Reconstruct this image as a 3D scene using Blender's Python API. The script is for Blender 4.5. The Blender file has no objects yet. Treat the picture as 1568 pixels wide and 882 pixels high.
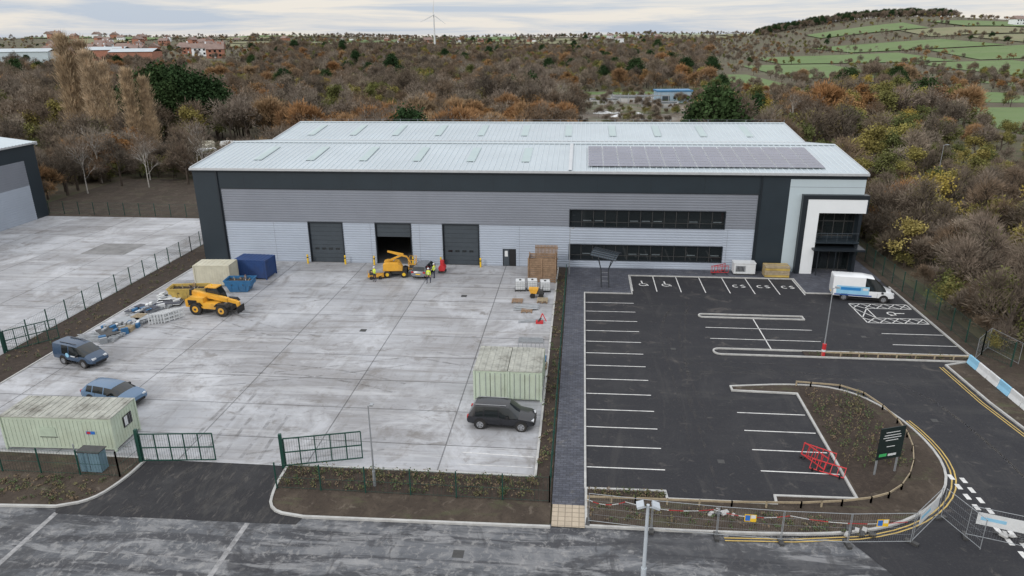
import bpy, bmesh, math, random
from mathutils import Vector, Matrix, Euler, noise
from collections import defaultdict
rnd=random.Random(7)
S=bpy.context.scene
COL=bpy.context.collection
# ---------------------------------------------------------------- materials
MATS={}
def mk(nt,t,**k):
    n=nt.nodes.new(t)
    for a,b in k.items(): setattr(n,a,b)
    return n
def nodes(name):
    m=bpy.data.materials.new(name);m.use_nodes=True;nt=m.node_tree
    return m,nt,nt.nodes['Principled BSDF'],(lambda t,**k:mk(nt,t,**k)),nt.links
def setin(n,**k):
    for a,b in k.items(): n.inputs[a.replace('_',' ')].default_value=b
def M(name,col,rough=.6,var=.15,scale=3.,metal=0.,bump=0.,dirt=0.,dirtcol=(.06,.05,.04),spec=.4,det=4.,alpha=None):
    if name in MATS: return MATS[name]
    m,nt,bs,N,L=nodes(name)
    tc=N('ShaderNodeTexCoord');no=N('ShaderNodeTexNoise');setin(no,Scale=scale,Detail=det,Roughness=.65)
    L.new(tc.outputs['Object'],no.inputs['Vector'])
    mr=N('ShaderNodeMapRange');setin(mr,From_Min=.3,From_Max=.7,To_Min=1-var,To_Max=1+var)
    L.new(no.outputs['Fac'],mr.inputs['Value'])
    mx=N('ShaderNodeVectorMath',operation='SCALE');mx.inputs[0].default_value=col
    L.new(mr.outputs[0],mx.inputs['Scale'])
    out=mx.outputs[0]
    if dirt>0:
        n2=N('ShaderNodeTexNoise');setin(n2,Scale=scale*.35,Detail=6.,Roughness=.75)
        L.new(tc.outputs['Object'],n2.inputs['Vector'])
        m2=N('ShaderNodeMapRange');setin(m2,From_Min=.48,From_Max=.7,To_Min=0,To_Max=dirt)
        L.new(n2.outputs['Fac'],m2.inputs['Value'])
        mm=N('ShaderNodeMix',data_type='RGBA');L.new(m2.outputs[0],mm.inputs['Factor']);L.new(out,mm.inputs['A']);mm.inputs['B'].default_value=(*dirtcol,1)
        out=mm.outputs['Result']
    L.new(out,bs.inputs['Base Color'])
    setin(bs,Roughness=rough,Metallic=metal);bs.inputs['Specular IOR Level'].default_value=spec
    if alpha:
        ma=N('ShaderNodeMapRange');setin(ma,From_Min=.42,From_Max=.66,To_Min=0,To_Max=alpha);L.new(no.outputs['Fac'],ma.inputs['Value']);L.new(ma.outputs[0],bs.inputs['Alpha'])
    if bump>0:
        b=N('ShaderNodeBump');setin(b,Strength=bump,Distance=.05);L.new(no.outputs['Fac'],b.inputs['Height']);L.new(b.outputs[0],bs.inputs['Normal'])
    MATS[name]=m;return m
def layered(name,base,layers,rough=.85,joint=None,bump=.15,roughvar=None):
    m,nt,bs,N,L=nodes(name)
    tc=N('ShaderNodeTexCoord')
    rgb=N('ShaderNodeRGB');rgb.outputs[0].default_value=(*base,1);out=rgb.outputs[0]
    first=None
    for i,(sc,det,lo,hi,am,col) in enumerate(layers):
        mp=N('ShaderNodeMapping');mp.inputs['Scale'].default_value=sc;mp.inputs['Location'].default_value=(i*13.7,i*7.1,0);mp.inputs['Rotation'].default_value=(0,0,.12*((i%3)-1));L.new(tc.outputs['Object'],mp.inputs['Vector'])
        no=N('ShaderNodeTexNoise',noise_dimensions='2D');setin(no,Scale=1.,Detail=float(min(det,6)),Roughness=.7,Distortion=.4);L.new(mp.outputs[0],no.inputs['Vector'])
        mr=N('ShaderNodeMapRange');setin(mr,From_Min=lo,From_Max=hi,To_Min=0,To_Max=am);L.new(no.outputs['Fac'],mr.inputs['Value'])
        mm=N('ShaderNodeMix',data_type='RGBA');L.new(mr.outputs[0],mm.inputs['Factor']);L.new(out,mm.inputs['A']);mm.inputs['B'].default_value=(*col,1);out=mm.outputs['Result']
        first=first or no
    if joint:
        bw,bh,ms,jc,off,varc,ja=joint
        br=N('ShaderNodeTexBrick');br.offset=off;setin(br,Scale=1.,Mortar_Size=ms,Mortar_Smooth=.1,Bias=0.,Brick_Width=bw,Row_Height=bh)
        br.inputs['Color1'].default_value=(1,1,1,1);br.inputs['Color2'].default_value=(varc,varc,varc,1);br.inputs['Mortar'].default_value=(jc,jc,jc,1)
        L.new(tc.outputs['Object'],br.inputs['Vector'])
        mm=N('ShaderNodeMix',data_type='RGBA',blend_type='MULTIPLY');mm.inputs['Factor'].default_value=ja;L.new(out,mm.inputs['A']);L.new(br.outputs['Color'],mm.inputs['B']);out=mm.outputs['Result']
    L.new(out,bs.inputs['Base Color']);setin(bs,Roughness=rough);bs.inputs['Specular IOR Level'].default_value=.3
    if roughvar:
        mr=N('ShaderNodeMapRange');setin(mr,From_Min=.4,From_Max=.65,To_Min=roughvar[0],To_Max=roughvar[1]);L.new(first.outputs['Fac'],mr.inputs['Value']);L.new(mr.outputs[0],bs.inputs['Roughness'])
    if bump:
        n3=N('ShaderNodeTexNoise');setin(n3,Scale=9.,Detail=3.);L.new(tc.outputs['Object'],n3.inputs['Vector'])
        b=N('ShaderNodeBump');setin(b,Strength=bump,Distance=.04);L.new(n3.outputs['Fac'],b.inputs['Height']);L.new(b.outputs[0],bs.inputs['Normal'])
    MATS[name]=m;return m
def folmat(name,cols,rough=.9):
    m,nt,bs,N,L=nodes(name)
    oi=N('ShaderNodeObjectInfo');cr=N('ShaderNodeValToRGB')
    els=cr.color_ramp.elements
    for i,c in enumerate(cols):
        p=i/max(1,len(cols)-1)
        if i==0: e=els[0];e.position=0
        elif i==len(cols)-1: e=els[len(els)-1];e.position=1
        else: e=els.new(p)
        e.color=(*c,1)
    L.new(oi.outputs['Random'],cr.inputs['Fac'])
    tc=N('ShaderNodeTexCoord');no=N('ShaderNodeTexNoise');setin(no,Scale=.55,Detail=2.);L.new(tc.outputs['Object'],no.inputs['Vector'])
    mr=N('ShaderNodeMapRange');setin(mr,From_Min=.3,From_Max=.7,To_Min=.5,To_Max=1.45);L.new(no.outputs['Fac'],mr.inputs['Value'])
    vm=N('ShaderNodeVectorMath',operation='SCALE');L.new(cr.outputs['Color'],vm.inputs[0]);L.new(mr.outputs[0],vm.inputs['Scale'])
    L.new(vm.outputs[0],bs.inputs['Base Color']);setin(bs,Roughness=rough);bs.inputs['Specular IOR Level'].default_value=0.
    MATS[name]=m;return m
WHITEP=M('white_road_paint',(.64,.64,.63),.7,.12,4,dirt=.55,dirtcol=(.16,.16,.16))
YELP=M('yellow_road_paint',(.52,.37,.11),.7,.12,3,dirt=.5,dirtcol=(.18,.15,.09))
KERB=M('concrete_kerb',(.42,.42,.41),.8,.15,2,dirt=.35,dirtcol=(.2,.19,.17))
CONC=layered('yard_concrete',(.395,.405,.43),[((.05,.1,1),6,.42,.64,.8,(.28,.278,.285)),((.1,1.3,1),6,.49,.68,.6,(.215,.205,.2)),((.7,.07,1),6,.52,.7,.5,(.245,.24,.235)),((.14,.14,1),6,.5,.66,.65,(.53,.545,.575)),((1.8,1.8,1),6,.6,.76,.6,(.18,.17,.16)),((.35,.2,1),6,.56,.69,.65,(.2,.188,.18)),((.06,.9,1),6,.54,.68,.4,(.57,.58,.6)),((.22,.5,1),6,.6,.7,.55,(.15,.135,.12))],rough=.75,joint=(8.6,4.55,.05,.36,0,.86,.9),bump=.05,roughvar=(.45,.85))
ASPH=layered('new_asphalt',(.023,.0235,.028),[((.25,.25,1),6,.48,.7,.55,(.04,.04,.043)),((.09,.5,1),6,.54,.72,.45,(.055,.054,.053)),((1.2,1.2,1),6,.62,.76,.6,(.1,.093,.085)),((7,7,1),3,.52,.72,.4,(.05,.05,.053)),((.6,.08,1),6,.58,.72,.35,(.065,.062,.06)),((.35,.5,1),6,.63,.72,.5,(.11,.1,.092))],rough=.8,bump=.2)
ASPA=layered('access_asphalt',(.025,.025,.028),[((.4,.4,1),6,.45,.7,.6,(.048,.048,.05)),((3.,.9,1),6,.56,.72,.55,(.12,.11,.1)),((.9,.25,1),6,.55,.7,.5,(.08,.076,.07))],rough=.85,bump=.3)
OLDR=layered('old_road',(.075,.08,.09),[((.04,.25,1),6,.42,.56,.8,(.14,.146,.158)),((.4,.5,1),6,.47,.6,.8,(.2,.203,.21)),((.09,1.0,1),6,.48,.6,.8,(.035,.036,.042)),((2.2,2.2,1),6,.52,.66,.7,(.26,.257,.255)),((.1,.2,1),6,.5,.56,.7,(.03,.031,.036)),((.15,.8,1),6,.55,.64,.6,(.28,.283,.29)),((.9,.35,1),6,.57,.66,.6,(.04,.04,.045))],rough=.8,bump=.4,roughvar=(.35,.9))
BLOCK=layered('block_paving',(.09,.096,.12),[((.4,.4,1),6,.4,.65,.6,(.14,.147,.175)),((3,3,1),5,.48,.68,.55,(.06,.065,.08)),((.9,.9,1),6,.6,.72,.5,(.2,.195,.19))],rough=.8,joint=(.42,.21,.02,.45,.5,.6,.9),bump=.2)
TACT=layered('buff_tactile_paving',(.46,.39,.3),[((2,2,1),5,.4,.7,.5,(.34,.29,.23))],joint=(.4,.4,.025,.45,0,.85,.9))
SOIL=layered('soil',(.052,.04,.031),[((.5,.5,1),6,.45,.65,.7,(.09,.071,.054)),((3,3,1),6,.52,.7,.6,(.03,.023,.018)),((.3,.9,1),6,.56,.7,.6,(.075,.08,.042)),((1.2,1.2,1),6,.6,.7,.6,(.15,.125,.1))],rough=.95,bump=.8)
BARK_M=layered('bark_mulch',(.04,.03,.024),[((2,2,1),6,.45,.65,.7,(.068,.051,.04)),((8,8,1),5,.52,.7,.7,(.02,.015,.012))],rough=.95,bump=.9)
SCRUB=layered('scrub_ground',(.10,.082,.058),[((.02,.02,1),6,.42,.6,.8,(.11,.105,.06)),((.1,.1,1),6,.5,.66,.7,(.065,.085,.038)),((.5,.5,1),6,.55,.7,.5,(.14,.118,.085))],rough=.95,bump=0)
GREENF=layered('pasture',(.115,.175,.062),[((.01,.02,1),6,.4,.65,.6,(.15,.195,.09)),((.05,.05,1),6,.5,.7,.5,(.09,.13,.052))],rough=.95,bump=0)
STUBB=layered('stubble_field',(.2,.19,.11),[((.02,.02,1),6,.4,.65,.6,(.15,.17,.085))],rough=.95,bump=0)
PALEG=layered('gravel_clearing',(.19,.16,.13),[((.05,.05,1),6,.42,.6,.8,(.1,.085,.066)),((.2,.2,1),6,.52,.68,.6,(.34,.325,.3)),((.03,.03,1),6,.52,.6,.7,(.09,.11,.05))],rough=.9,bump=0)
DARK=M('anthracite_cladding',(.02,.03,.039),.45,.08,.4)
DARK2=M('anthracite_trim',(.015,.02,.026),.4,.1,.6)
SILV=M('silver_cladding',(.37,.415,.485),.42,.06,.25)
GREY=M('mid_grey_cladding',(.205,.222,.257),.42,.06,.25)
PALE=M('pale_panel',(.46,.54,.58),.45,.04,.3)
WHITE=M('white_render',(.74,.77,.79),.5,.03,.5)
ROOF=M('roof_sheet',(.41,.465,.5),.42,.08,.12,dirt=.35,dirtcol=(.32,.36,.385))
RIB=M('roof_rib',(.51,.57,.605),.4,.05,.2)
RLITE=M('rooflight_grp',(.35,.435,.44),.35,.05,.3)
FRAME=M('galvanised_frame',(.5,.52,.54),.35,.08,2,metal=.3)
GLASS=M('dark_window_glass',(.012,.016,.018),.06,.1,.3,spec=.6)
SOLAR=M('solar_cell',(.125,.13,.18),.22,.15,.3,spec=.8)
SHUT=M('shutter_grey',(.048,.06,.072),.5,.08,1)
YEL=M('safety_yellow',(.75,.48,.03),.5,.08,2)
MACH=M('machine_orange_yellow',(.66,.34,.035),.5,.15,1.5,dirt=.5,dirtcol=(.22,.15,.08))
RUBB=M('tyre_rubber',(.02,.02,.02),.85,.2,4,dirt=.4,dirtcol=(.1,.085,.07))
BLACK=M('black_plastic',(.014,.014,.015),.5,.1,3)
CHASS=M('chassis_grey',(.05,.05,.05),.6,.2,3)
ALLOY=M('alloy_wheel',(.32,.33,.35),.35,.1,3,metal=.5)
CREAM=M('cream_green_paint',(.46,.53,.43),.55,.08,1.2,dirt=.4,dirtcol=(.36,.37,.27))
CREAM2=M('cream_paint',(.53,.51,.41),.55,.1,1.2,dirt=.4,dirtcol=(.35,.29,.2))
RUSTR=M('stained_cabin_roof',(.33,.335,.3),.8,.3,1.4,dirt=.95,dirtcol=(.09,.078,.062),bump=.2)
BLUEP=M('blue_container_paint',(.02,.055,.17),.5,.12,1.2,dirt=.3)
BLUE2=M('skip_blue_paint',(.03,.14,.3),.5,.12,1.2,dirt=.4)
SKIPY=M('skip_yellow_paint',(.46,.33,.09),.6,.2,1.2,dirt=.7,dirtcol=(.17,.11,.07))
FGRN=M('fence_green',(.012,.055,.042),.5,.1,1)
GALV=M('galvanised_steel',(.33,.35,.37),.45,.12,3,metal=.4)
WOOD=M('weathered_timber',(.34,.28,.19),.8,.2,3,dirt=.5,dirtcol=(.2,.155,.105))
WOODB=M('brown_timber',(.27,.18,.115),.85,.25,3,dirt=.4,dirtcol=(.13,.09,.06))
RED=M('red_plastic',(.48,.03,.035),.5,.1,2)
WPLA=M('white_plastic',(.62,.64,.65),.5,.06,2,dirt=.35,dirtcol=(.38,.38,.36))
BANB=M('pale_blue_banner',(.25,.5,.68),.6,.1,.8)
SKIN=M('skin',(.5,.3,.22),.6,.05,5)
HIVIS=M('hi_vis_yellow',(.62,.75,.06),.7,.08,5)
NAVY=M('navy_workwear',(.02,.025,.05),.85,.15,5)
LAMPG=M('lamp_glass',(.6,.6,.55),.2,.05,3)
TAIL=M('tail_lamp_red',(.35,.01,.01),.3,.05,3)
HEAD=M('head_lamp',(.55,.57,.6),.15,.05,3)
TYRE=M('tyre_mark',(.13,.125,.12),.8,.2,1.0,alpha=.34)
TYRA=M('tyre_mark_pale',(.09,.085,.08),.8,.2,1.0,alpha=.28)
# ---------------------------------------------------------------- mesh builder
class MB:
    def __init__(s,name): s.name=name;s.v=[];s.f=[];s.mi=[];s.m=[];s.T=Matrix.Identity(4);s.flat=False
    def mid(s,m):
        if m not in s.m: s.m.append(m)
        return s.m.index(m)
    def add(s,vs,fs,m):
        o=len(s.v);s.v+= [tuple(s.T@Vector(v)) for v in vs];i=s.mid(m)
        for f in fs: s.f.append([o+a for a in f]);s.mi.append(i)
        return s
    def box(s,x0,x1,y0,y1,z0,z1,m):
        vs=[(x,y,z) for z in(z0,z1) for y in(y0,y1) for x in(x0,x1)]
        return s.add(vs,[(0,2,3,1),(4,5,7,6),(0,1,5,4),(2,6,7,3),(0,4,6,2),(1,3,7,5)],m)
    def cyl(s,p0,p1,r,m,n=8,r2=None,cap=True):
        p0=Vector(p0);p1=Vector(p1);d=(p1-p0).normalized();r2=r if r2 is None else r2
        a=d.orthogonal().normalized();b=d.cross(a);vs=[]
        for p,rr in((p0,r),(p1,r2)):
            for i in range(n):
                t=2*math.pi*i/n;vs.append(tuple(p+a*math.cos(t)*rr+b*math.sin(t)*rr))
        fs=[(i,(i+1)%n,n+(i+1)%n,n+i) for i in range(n)]
        if cap: fs+=[tuple(reversed(range(n))),tuple(range(n,2*n))]
        return s.add(vs,fs,m)
    def poly(s,pts,m,z=None):
        vs=[(p[0],p[1],z if z is not None else p[2]) for p in pts];return s.add(vs,[tuple(range(len(vs)))],m)
    def prism(s,pts,z0,z1,m):
        n=len(pts);vs=[(x,y,z0) for x,y in pts]+[(x,y,z1) for x,y in pts]
        return s.add(vs,[(i,(i+1)%n,n+(i+1)%n,n+i) for i in range(n)]+[tuple(reversed(range(n))),tuple(range(n,2*n))],m)
    def xprism(s,pts,y0,y1,m):
        n=len(pts);vs=[(x,y0,z) for x,z in pts]+[(x,y1,z) for x,z in pts]
        return s.add(vs,[(i,(i+1)%n,n+(i+1)%n,n+i) for i in range(n)]+[tuple(reversed(range(n))),tuple(range(n,2*n))],m)
    def ribbon(s,pts,w,z0,z1,m,closed=False,off=0.):
        P=[Vector((p[0],p[1])) for p in pts];n=len(P);Lp=[];Rp=[]
        for i in range(n):
            a=P[(i-1)%n] if (closed or i>0) else None;b=P[(i+1)%n] if (closed or i<n-1) else None
            d=Vector((0,0))
            if a is not None and (P[i]-a).length>0: d+=(P[i]-a).normalized()
            if b is not None and (b-P[i]).length>0: d+=(b-P[i]).normalized()
            d.normalize();nn=Vector((-d.y,d.x));k=1.
            if a is not None and b is not None:
                k=1/max(.5,nn.dot(Vector((-(b-P[i]).normalized().y,(b-P[i]).normalized().x))))
            Lp.append(P[i]+nn*(off+w/2)*k);Rp.append(P[i]+nn*(off-w/2)*k)
        for i in range(n if closed else n-1):
            j=(i+1)%n;q=[Lp[i],Lp[j],Rp[j],Rp[i]]
            if z1-z0<1e-4: s.add([(a.x,a.y,z1) for a in reversed(q)],[(0,1,2,3)],m)
            else:
                vs=[(a.x,a.y,z0) for a in q]+[(a.x,a.y,z1) for a in q]
                s.add(vs,[(7,6,5,4),(0,1,5,4),(2,3,7,6),(1,2,6,5),(3,0,4,7)],m)
        return s
    def make(s,loc=(0,0,0),rot=0.,parent=None,bevel=0.,smooth=None):
        me=bpy.data.meshes.new(s.name);me.from_pydata(s.v,[],s.f)
        for m in s.m: me.materials.append(m)
        me.polygons.foreach_set('material_index',s.mi)
        if not s.flat and len(s.f)<60000:
            bm=bmesh.new();bm.from_mesh(me);bmesh.ops.recalc_face_normals(bm,faces=bm.faces[:]);bm.to_mesh(me);bm.free()
        if smooth:
            me.polygons.foreach_set('use_smooth',[True]*len(me.polygons));me.set_sharp_from_angle(angle=math.radians(smooth))
        me.update()
        o=bpy.data.objects.new(s.name,me);COL.objects.link(o);o.location=loc;o.rotation_euler=(0,0,rot)
        if parent: o.parent=parent
        if bevel:
            b=o.modifiers.new('bevel','BEVEL');b.width=bevel;b.segments=2;b.limit_method='ANGLE'
        return o
def flat(name,pts,z,m):
    b=MB(name);b.flat=True;b.poly(pts,m,z);return b.make()
def empty(name,loc=(0,0,0),rot=0):
    e=bpy.data.objects.new(name,None);COL.objects.link(e);e.location=loc;e.rotation_euler=(0,0,rot);return e
def smoothp(pts,it=2,closed=False):
    for _ in range(it):
        q=[];n=len(pts)
        for i in range(n if closed else n-1):
            a=pts[i];b=pts[(i+1)%n]
            q+=[(a[0]*.75+b[0]*.25,a[1]*.75+b[1]*.25),(a[0]*.25+b[0]*.75,a[1]*.25+b[1]*.75)]
        pts=q if closed else [pts[0]]+q+[pts[-1]]
    return pts
# ---------------------------------------------------------------- terrain
def sstep(a,b,x):
    t=max(0,min(1,(x-a)/(b-a)));return t*t*(3-2*t)
def g2(x,y,cx,cy,sx,sy): return math.exp(-((x-cx)/sx)**2-((y-cy)/sy)**2)
def th(x,y):
    r=math.hypot(x,y);s=sstep(380,800,r)
    z=38*g2(x,y,460,1340,230,380)+40*g2(x,y,900,1420,400,430)+26*g2(x,y,-1150,1650,520,500)+10*g2(x,y,-500,900,300,330)
    z+=14*g2(x,y,520,800,230,260)
    z+=17*sstep(1200,3800,r)+10*g2(x,y,300,3300,900,500)+16*g2(x,y,-1500,3600,900,600)
    z+=s*(noise.noise(Vector((x/420,y/420,3)))*6+noise.noise(Vector((x/1300,y/1300,9)))*9*sstep(900,2500,r))
    return -.06+z*s
def terrain():
    ys=[-120,-60,0,30,60,90,120,160,200,250,300,350,400]
    y=400
    while y<9500: y*=1.045;ys.append(y)
    NX=90;vs=[];fs=[]
    for y in ys:
        w=220+1.35*max(y,0)
        for i in range(NX+1):
            x=(i/NX*2-1)*w;vs.append((x,y,th(x,y)))
    for j in range(len(ys)-1):
        for i in range(NX):
            a=j*(NX+1)+i;fs.append((a,a+1,a+NX+2,a+NX+1))
    b=MB('terrain');b.flat=True;b.add(vs,fs,SCRUB);b.make(smooth=60)
terrain()
# ---------------------------------------------------------------- ground surfaces
flat('front_road',[(-120,14),(120,14),(120,33.4),(-120,33.4)],0.,OLDR)
flat('concrete_yard',[(-46,37.7),(-2.4,37.7),(-2.4,80.75),(-46.4,80.75)],.03,CONC)
flat('concrete_yard',[(-83.3,40),(-50.2,40),(-50.2,101.4),(-83.3,101.4)],.03,CONC)
b=MB('soil_strip');b.flat=True
b.poly([(-50.2,37.6),(-46,37.6),(-46.4,84),(-50.2,84)],BARK_M,.05)
b.poly([(-90,101.4),(-46.5,101.4),(-46.5,132),(-90,132)],SOIL,.04)
b.poly([(-50.2,84),(-46.5,84),(-46.5,101.4),(-50.2,101.4)],SOIL,.05)
b.poly([(-2.4,37.7),(-1.25,35.3),(-1.25,80.6),(-2.4,80.6)],BARK_M,.07)
b.make()
acc=smoothp([(-27.9,37.7),(-27.95,35.5),(-28.6,33.2),(-30.4,32.45)],2)
accr=smoothp([(-18.3,37.7),(-18.2,35.2),(-17.6,33.1),(-15.4,32.75)],2)
flat('access_road',acc+[(-30,31.9),(-15.6,32.1)]+accr[::-1],.012,ASPA)
b=MB('verge');b.flat=True
b.poly([(-90,37.6),(-90,32.3)]+[(p[0],p[1]) for p in acc[::-1]],SOIL,.08)
b.poly(accr+[(-1.25,33.1),(-1.25,35.2),(-17.9,35.3)],SOIL,.08)
b.poly([(-18.1,35.3),(-1.25,35.2),(-1.25,35.32),(-2.42,37.68),(-18.25,37.68)],BARK_M,.085)
b.make()
b=MB('kerb')
b.ribbon(acc+[(-34,32.25),(-90,32.2)],.16,0,.13,KERB);b.ribbon(accr+[(-1.2,33.05)],.16,0,.13,KERB)
b.ribbon([(-28,37.78),(-46,37.78)],.14,0,.06,KERB);b.ribbon([(-18.2,37.78),(-2.35,37.78),(-2.35,80.6)],.16,0,.12,KERB)
b.ribbon([(-46,37.7),(-46.1,80.6)],.14,0,.09,KERB)
b.make()
b=MB('block_paving');b.flat=True
for q in ([(-1.2,35.1),(.72,35.1),(.72,71.8),(-1.2,71.8)],[(-1.2,71.8),(5.8,71.8),(5.8,80.7),(-1.2,80.7)],[(5.8,78),(24.1,78),(24.1,80.7),(5.8,80.7)],[(24.1,73.4),(27,73.4),(33.6,78),(33.6,92),(31.2,92),(31.2,82.6),(24.1,82.6)]): b.poly(q,BLOCK,.075)
b.make()
flat('tactile_paving',[(-1.15,33.1),(.72,33.1),(.72,35.1),(-1.15,35.1)],.08,TACT)
flat('car_park_asphalt',[(.8,33.4),(15,33.4),(22,20),(60,20),(60,40),(31.2,44),(30.6,50),(30.4,56.4),(33.2,57.4),(33.6,78),(24.1,78),(5.8,78),(.8,72)],.02,ASPH)
outer=smoothp([(12.1,51.1),(17.3,51.9),(21.0,51.2),(23.2,47.5),(23.8,42.2),(22.5,38.4),(19.2,35.3),(15.1,33.75),(9,33.35),(.8,33.3)],2)
inner=[(.8,36.8),(5.55,36.9),(5.6,36.15),(11.9,36.2),(12,37.0),(16.75,37.1),(16.9,50.25),(12.1,50.4)]
b=MB('verge');b.flat=True;b.poly(outer+inner,SOIL,.085);b.make()
bed=smoothp([(17.1,50.1),(17.4,51.4),(20.8,50.7),(22.0,47),(21.9,43.7),(20.6,40.6),(18.8,38.3),(17.0,37.3)],1)
flat('mulch_bed',bed,.092,BARK_M)
flat('mulch_bed',[(.9,35.9),(5.5,35.9),(5.5,36.75),(.9,36.7)],.092,BARK_M)
flat('mulch_bed',[(12.1,36.1),(16.6,36.4),(16.7,36.95),(12.1,36.9)],.092,BARK_M)
b=MB('kerb')
b.ribbon(outer+inner,.15,.0,.14,KERB,closed=True)
def loop(x0,x1,y0,y1):
    r=(y1-y0)/2;cy=(y0+y1)/2;p=[]
    for i in range(9): a=math.pi/2+math.pi*i/8;p.append((x0+r+r*math.cos(a),cy+r*math.sin(a)))
    return p+[(x1,y0),(x1,y1)]
l1=loop(11.9,21.8,65.7,66.5);l2=loop(11.9,33.2,57.1,58.3)
b.ribbon(l1,.14,0,.14,KERB,closed=True);b.ribbon(l2,.14,0,.14,KERB,closed=True)
b.ribbon([(.76,36.8),(.76,71.9),(5.8,71.9),(5.8,78.05),(24.1,78.05),(24.1,73.4),(27,73.4),(29.8,75.4)],.14,0,.13,KERB)
b.ribbon([(33.6,76),(33.4,58.4),(33.2,57.3),(30.5,56.3),(30.7,50),(31.3,44),(34,40)],.14,0,.14,KERB)
b.make()
flat('mulch_bed',[(19.5,57.18),(33.1,57.18),(33.1,58.22),(19.5,58.22)],.09,BARK_M)
b=MB('verge');b.flat=True
b.poly([(33.7,92),(33.65,76),(33.4,58),(33.2,57.2),(30.55,56.2),(30.75,50),(31.35,44),(34,40.2),(60,40.2),(60,56),(36,58),(36,92)],SOIL,.07);b.make()
# markings
b=MB('bay_marking');b.flat=True;z=.027
def ln(x0,y0,x1,y1,w=.1): b.ribbon([(x0,y0),(x1,y1)],w,z,z,WHITEP)
for i in range(13): ln(.85,39.2+2.49*i,5.8,39.25+2.49*i)
for i in range(8):
    x=5.95+2.57*i; ln(x,72.9,x,77.95)
for y in (39.65,42.1,44.55,47.05): ln(11.8,y,16.6,y)
for y in (60.6,63.2): ln(12.1,y,21.8,y)
ln(17,58.35,17,65.6)
for y in (62.9,60.4): ln(27.9,y,33.3,y)
for (x0,x1,y0,y1) in ((27.6,33.2,69.4,70.7),(27.6,33.2,65.5,66.8),(27.6,28.9,66.8,69.4)):
    for a in ((x0,y0,x1,y0),(x0,y1,x1,y1),(x0,y0,x0,y1),(x1,y0,x1,y1)): ln(*a)
    n=max(1,int((x1-x0)/1.1))
    for i in range(n):
        xa=x0+(x1-x0)*i/n;xb=x0+(x1-x0)*(i+1)/n
        ln(xa,y0,xb,y1,.1);ln(xb,y0,xa,y1,.1)
def wheelch(x,y,s=.9,r=0):
    c=math.cos(r);n=math.sin(r)
    def q(a,d): return (x+s*(a*c-d*n),y+s*(a*n+d*c))
    ring=[q(.45*math.cos(t),.45*math.sin(t)-.2) for t in [math.pi*(.7+1.5*i/12) for i in range(13)]]
    b.ribbon(ring,.13,z,z,WHITEP);b.ribbon([q(-.1,.9),q(-.05,.1),q(.45,.05),q(.62,-.6)],.14,z,z,WHITEP)
    b.ribbon([q(-.2,1.05),q(0,1.05)],.2,z,z,WHITEP)
wheelch(7.2,75.3);wheelch(9.7,75.3);wheelch(31,68.1,.9,-1.57)
for x in (17.6,20.2,22.8):
    cc=[(x-.35+.3*math.cos(t),75.3+.38*math.sin(t)) for t in [math.pi*(.3+1.4*i/8) for i in range(9)]];b.ribbon(cc,.13,z,z,WHITEP)
    ss=[(x+.62,75.62),(x+.4,75.7),(x+.2,75.5),(x+.42,75.3),(x+.62,75.1),(x+.4,74.92),(x+.18,75)];b.ribbon(ss,.13,z,z,WHITEP)
b.make()
b=MB('yellow_line');b.flat=True
oc=[p for p in outer if p[0]>14.5 and p[1]<47]+[(12,33.5),(8.3,33.3)]
b.ribbon(oc,.08,.029,.029,YELP,off=.33);b.ribbon(oc,.08,.029,.029,YELP,off=.55)
rr=[(30.2,56.0),(30.35,50),(31.0,44),(33.5,39.8)]
b.ribbon(rr,.08,.029,.029,YELP,off=-.1);b.ribbon(rr,.08,.029,.029,YELP,off=-.33)
b.make()
b=MB('give_way_marking');b.flat=True
for i in range(12):
    y=40.2-i*1.0;x=23.9-.03*i+.012*i*i
    b.poly([(x-.7,y-.55),(x-.42,y-.55),(x-.42,y),(x-.7,y)],WHITEP,.031);b.poly([(x-.1,y-.85),(x+.18,y-.85),(x+.18,y-.3),(x-.1,y-.3)],WHITEP,.031)
b.make()
b=MB('road_marking');b.flat=True
OLDW=M('worn_white_paint',(.28,.28,.285),.8,.3,3,dirt=1.,dirtcol=(.11,.11,.115))
for x,y0,y1 in((-30.1,20,32.0),(-18.5,20,32.0)): b.ribbon([(x,y0),(x+.1,y1)],.3,.006,.006,OLDW)
for i in range(3): b.ribbon([(-26+i*2,29),(-24.8+i*2,29)],.07,.006,.006,OLDW)
b.ribbon([(-7.4,40.2),(-2.6,40.0)],.08,.04,.04,WHITEP);b.ribbon([(-7.4,38.8),(-2.6,38.8)],.06,.04,.04,WHITEP)
b.make()
b=MB('drain_covers');b.flat=True
for x,y,s in((-20,60,.3),(-12,70,.3)): b.poly([(x-s,y-s),(x+s,y-s),(x+s,y+s),(x-s,y+s)],CHASS,.04)
for x,y,s in((8.5,58,.22),(9.5,40.5,.22),(25.5,47,.22),(26,62,.22)): b.poly([(x-s,y-s),(x+s,y-s),(x+s,y+s),(x-s,y+s)],CHASS,.029)
for x,y,s in((-6,30.5,.3),(14,30.2,.3)): b.poly([(x-s,y-s),(x+s,y-s),(x+s,y+s),(x-s,y+s)],CHASS,.006)
b.poly([(-64,82),(-58,82),(-58,87),(-64,87)],M('stained_concrete_patch',(.2,.2,.2),.8,.3,.6),.036)
b.make()
b=MB('tyre_marks');b.flat=True;rt=random.Random(12)
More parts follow.
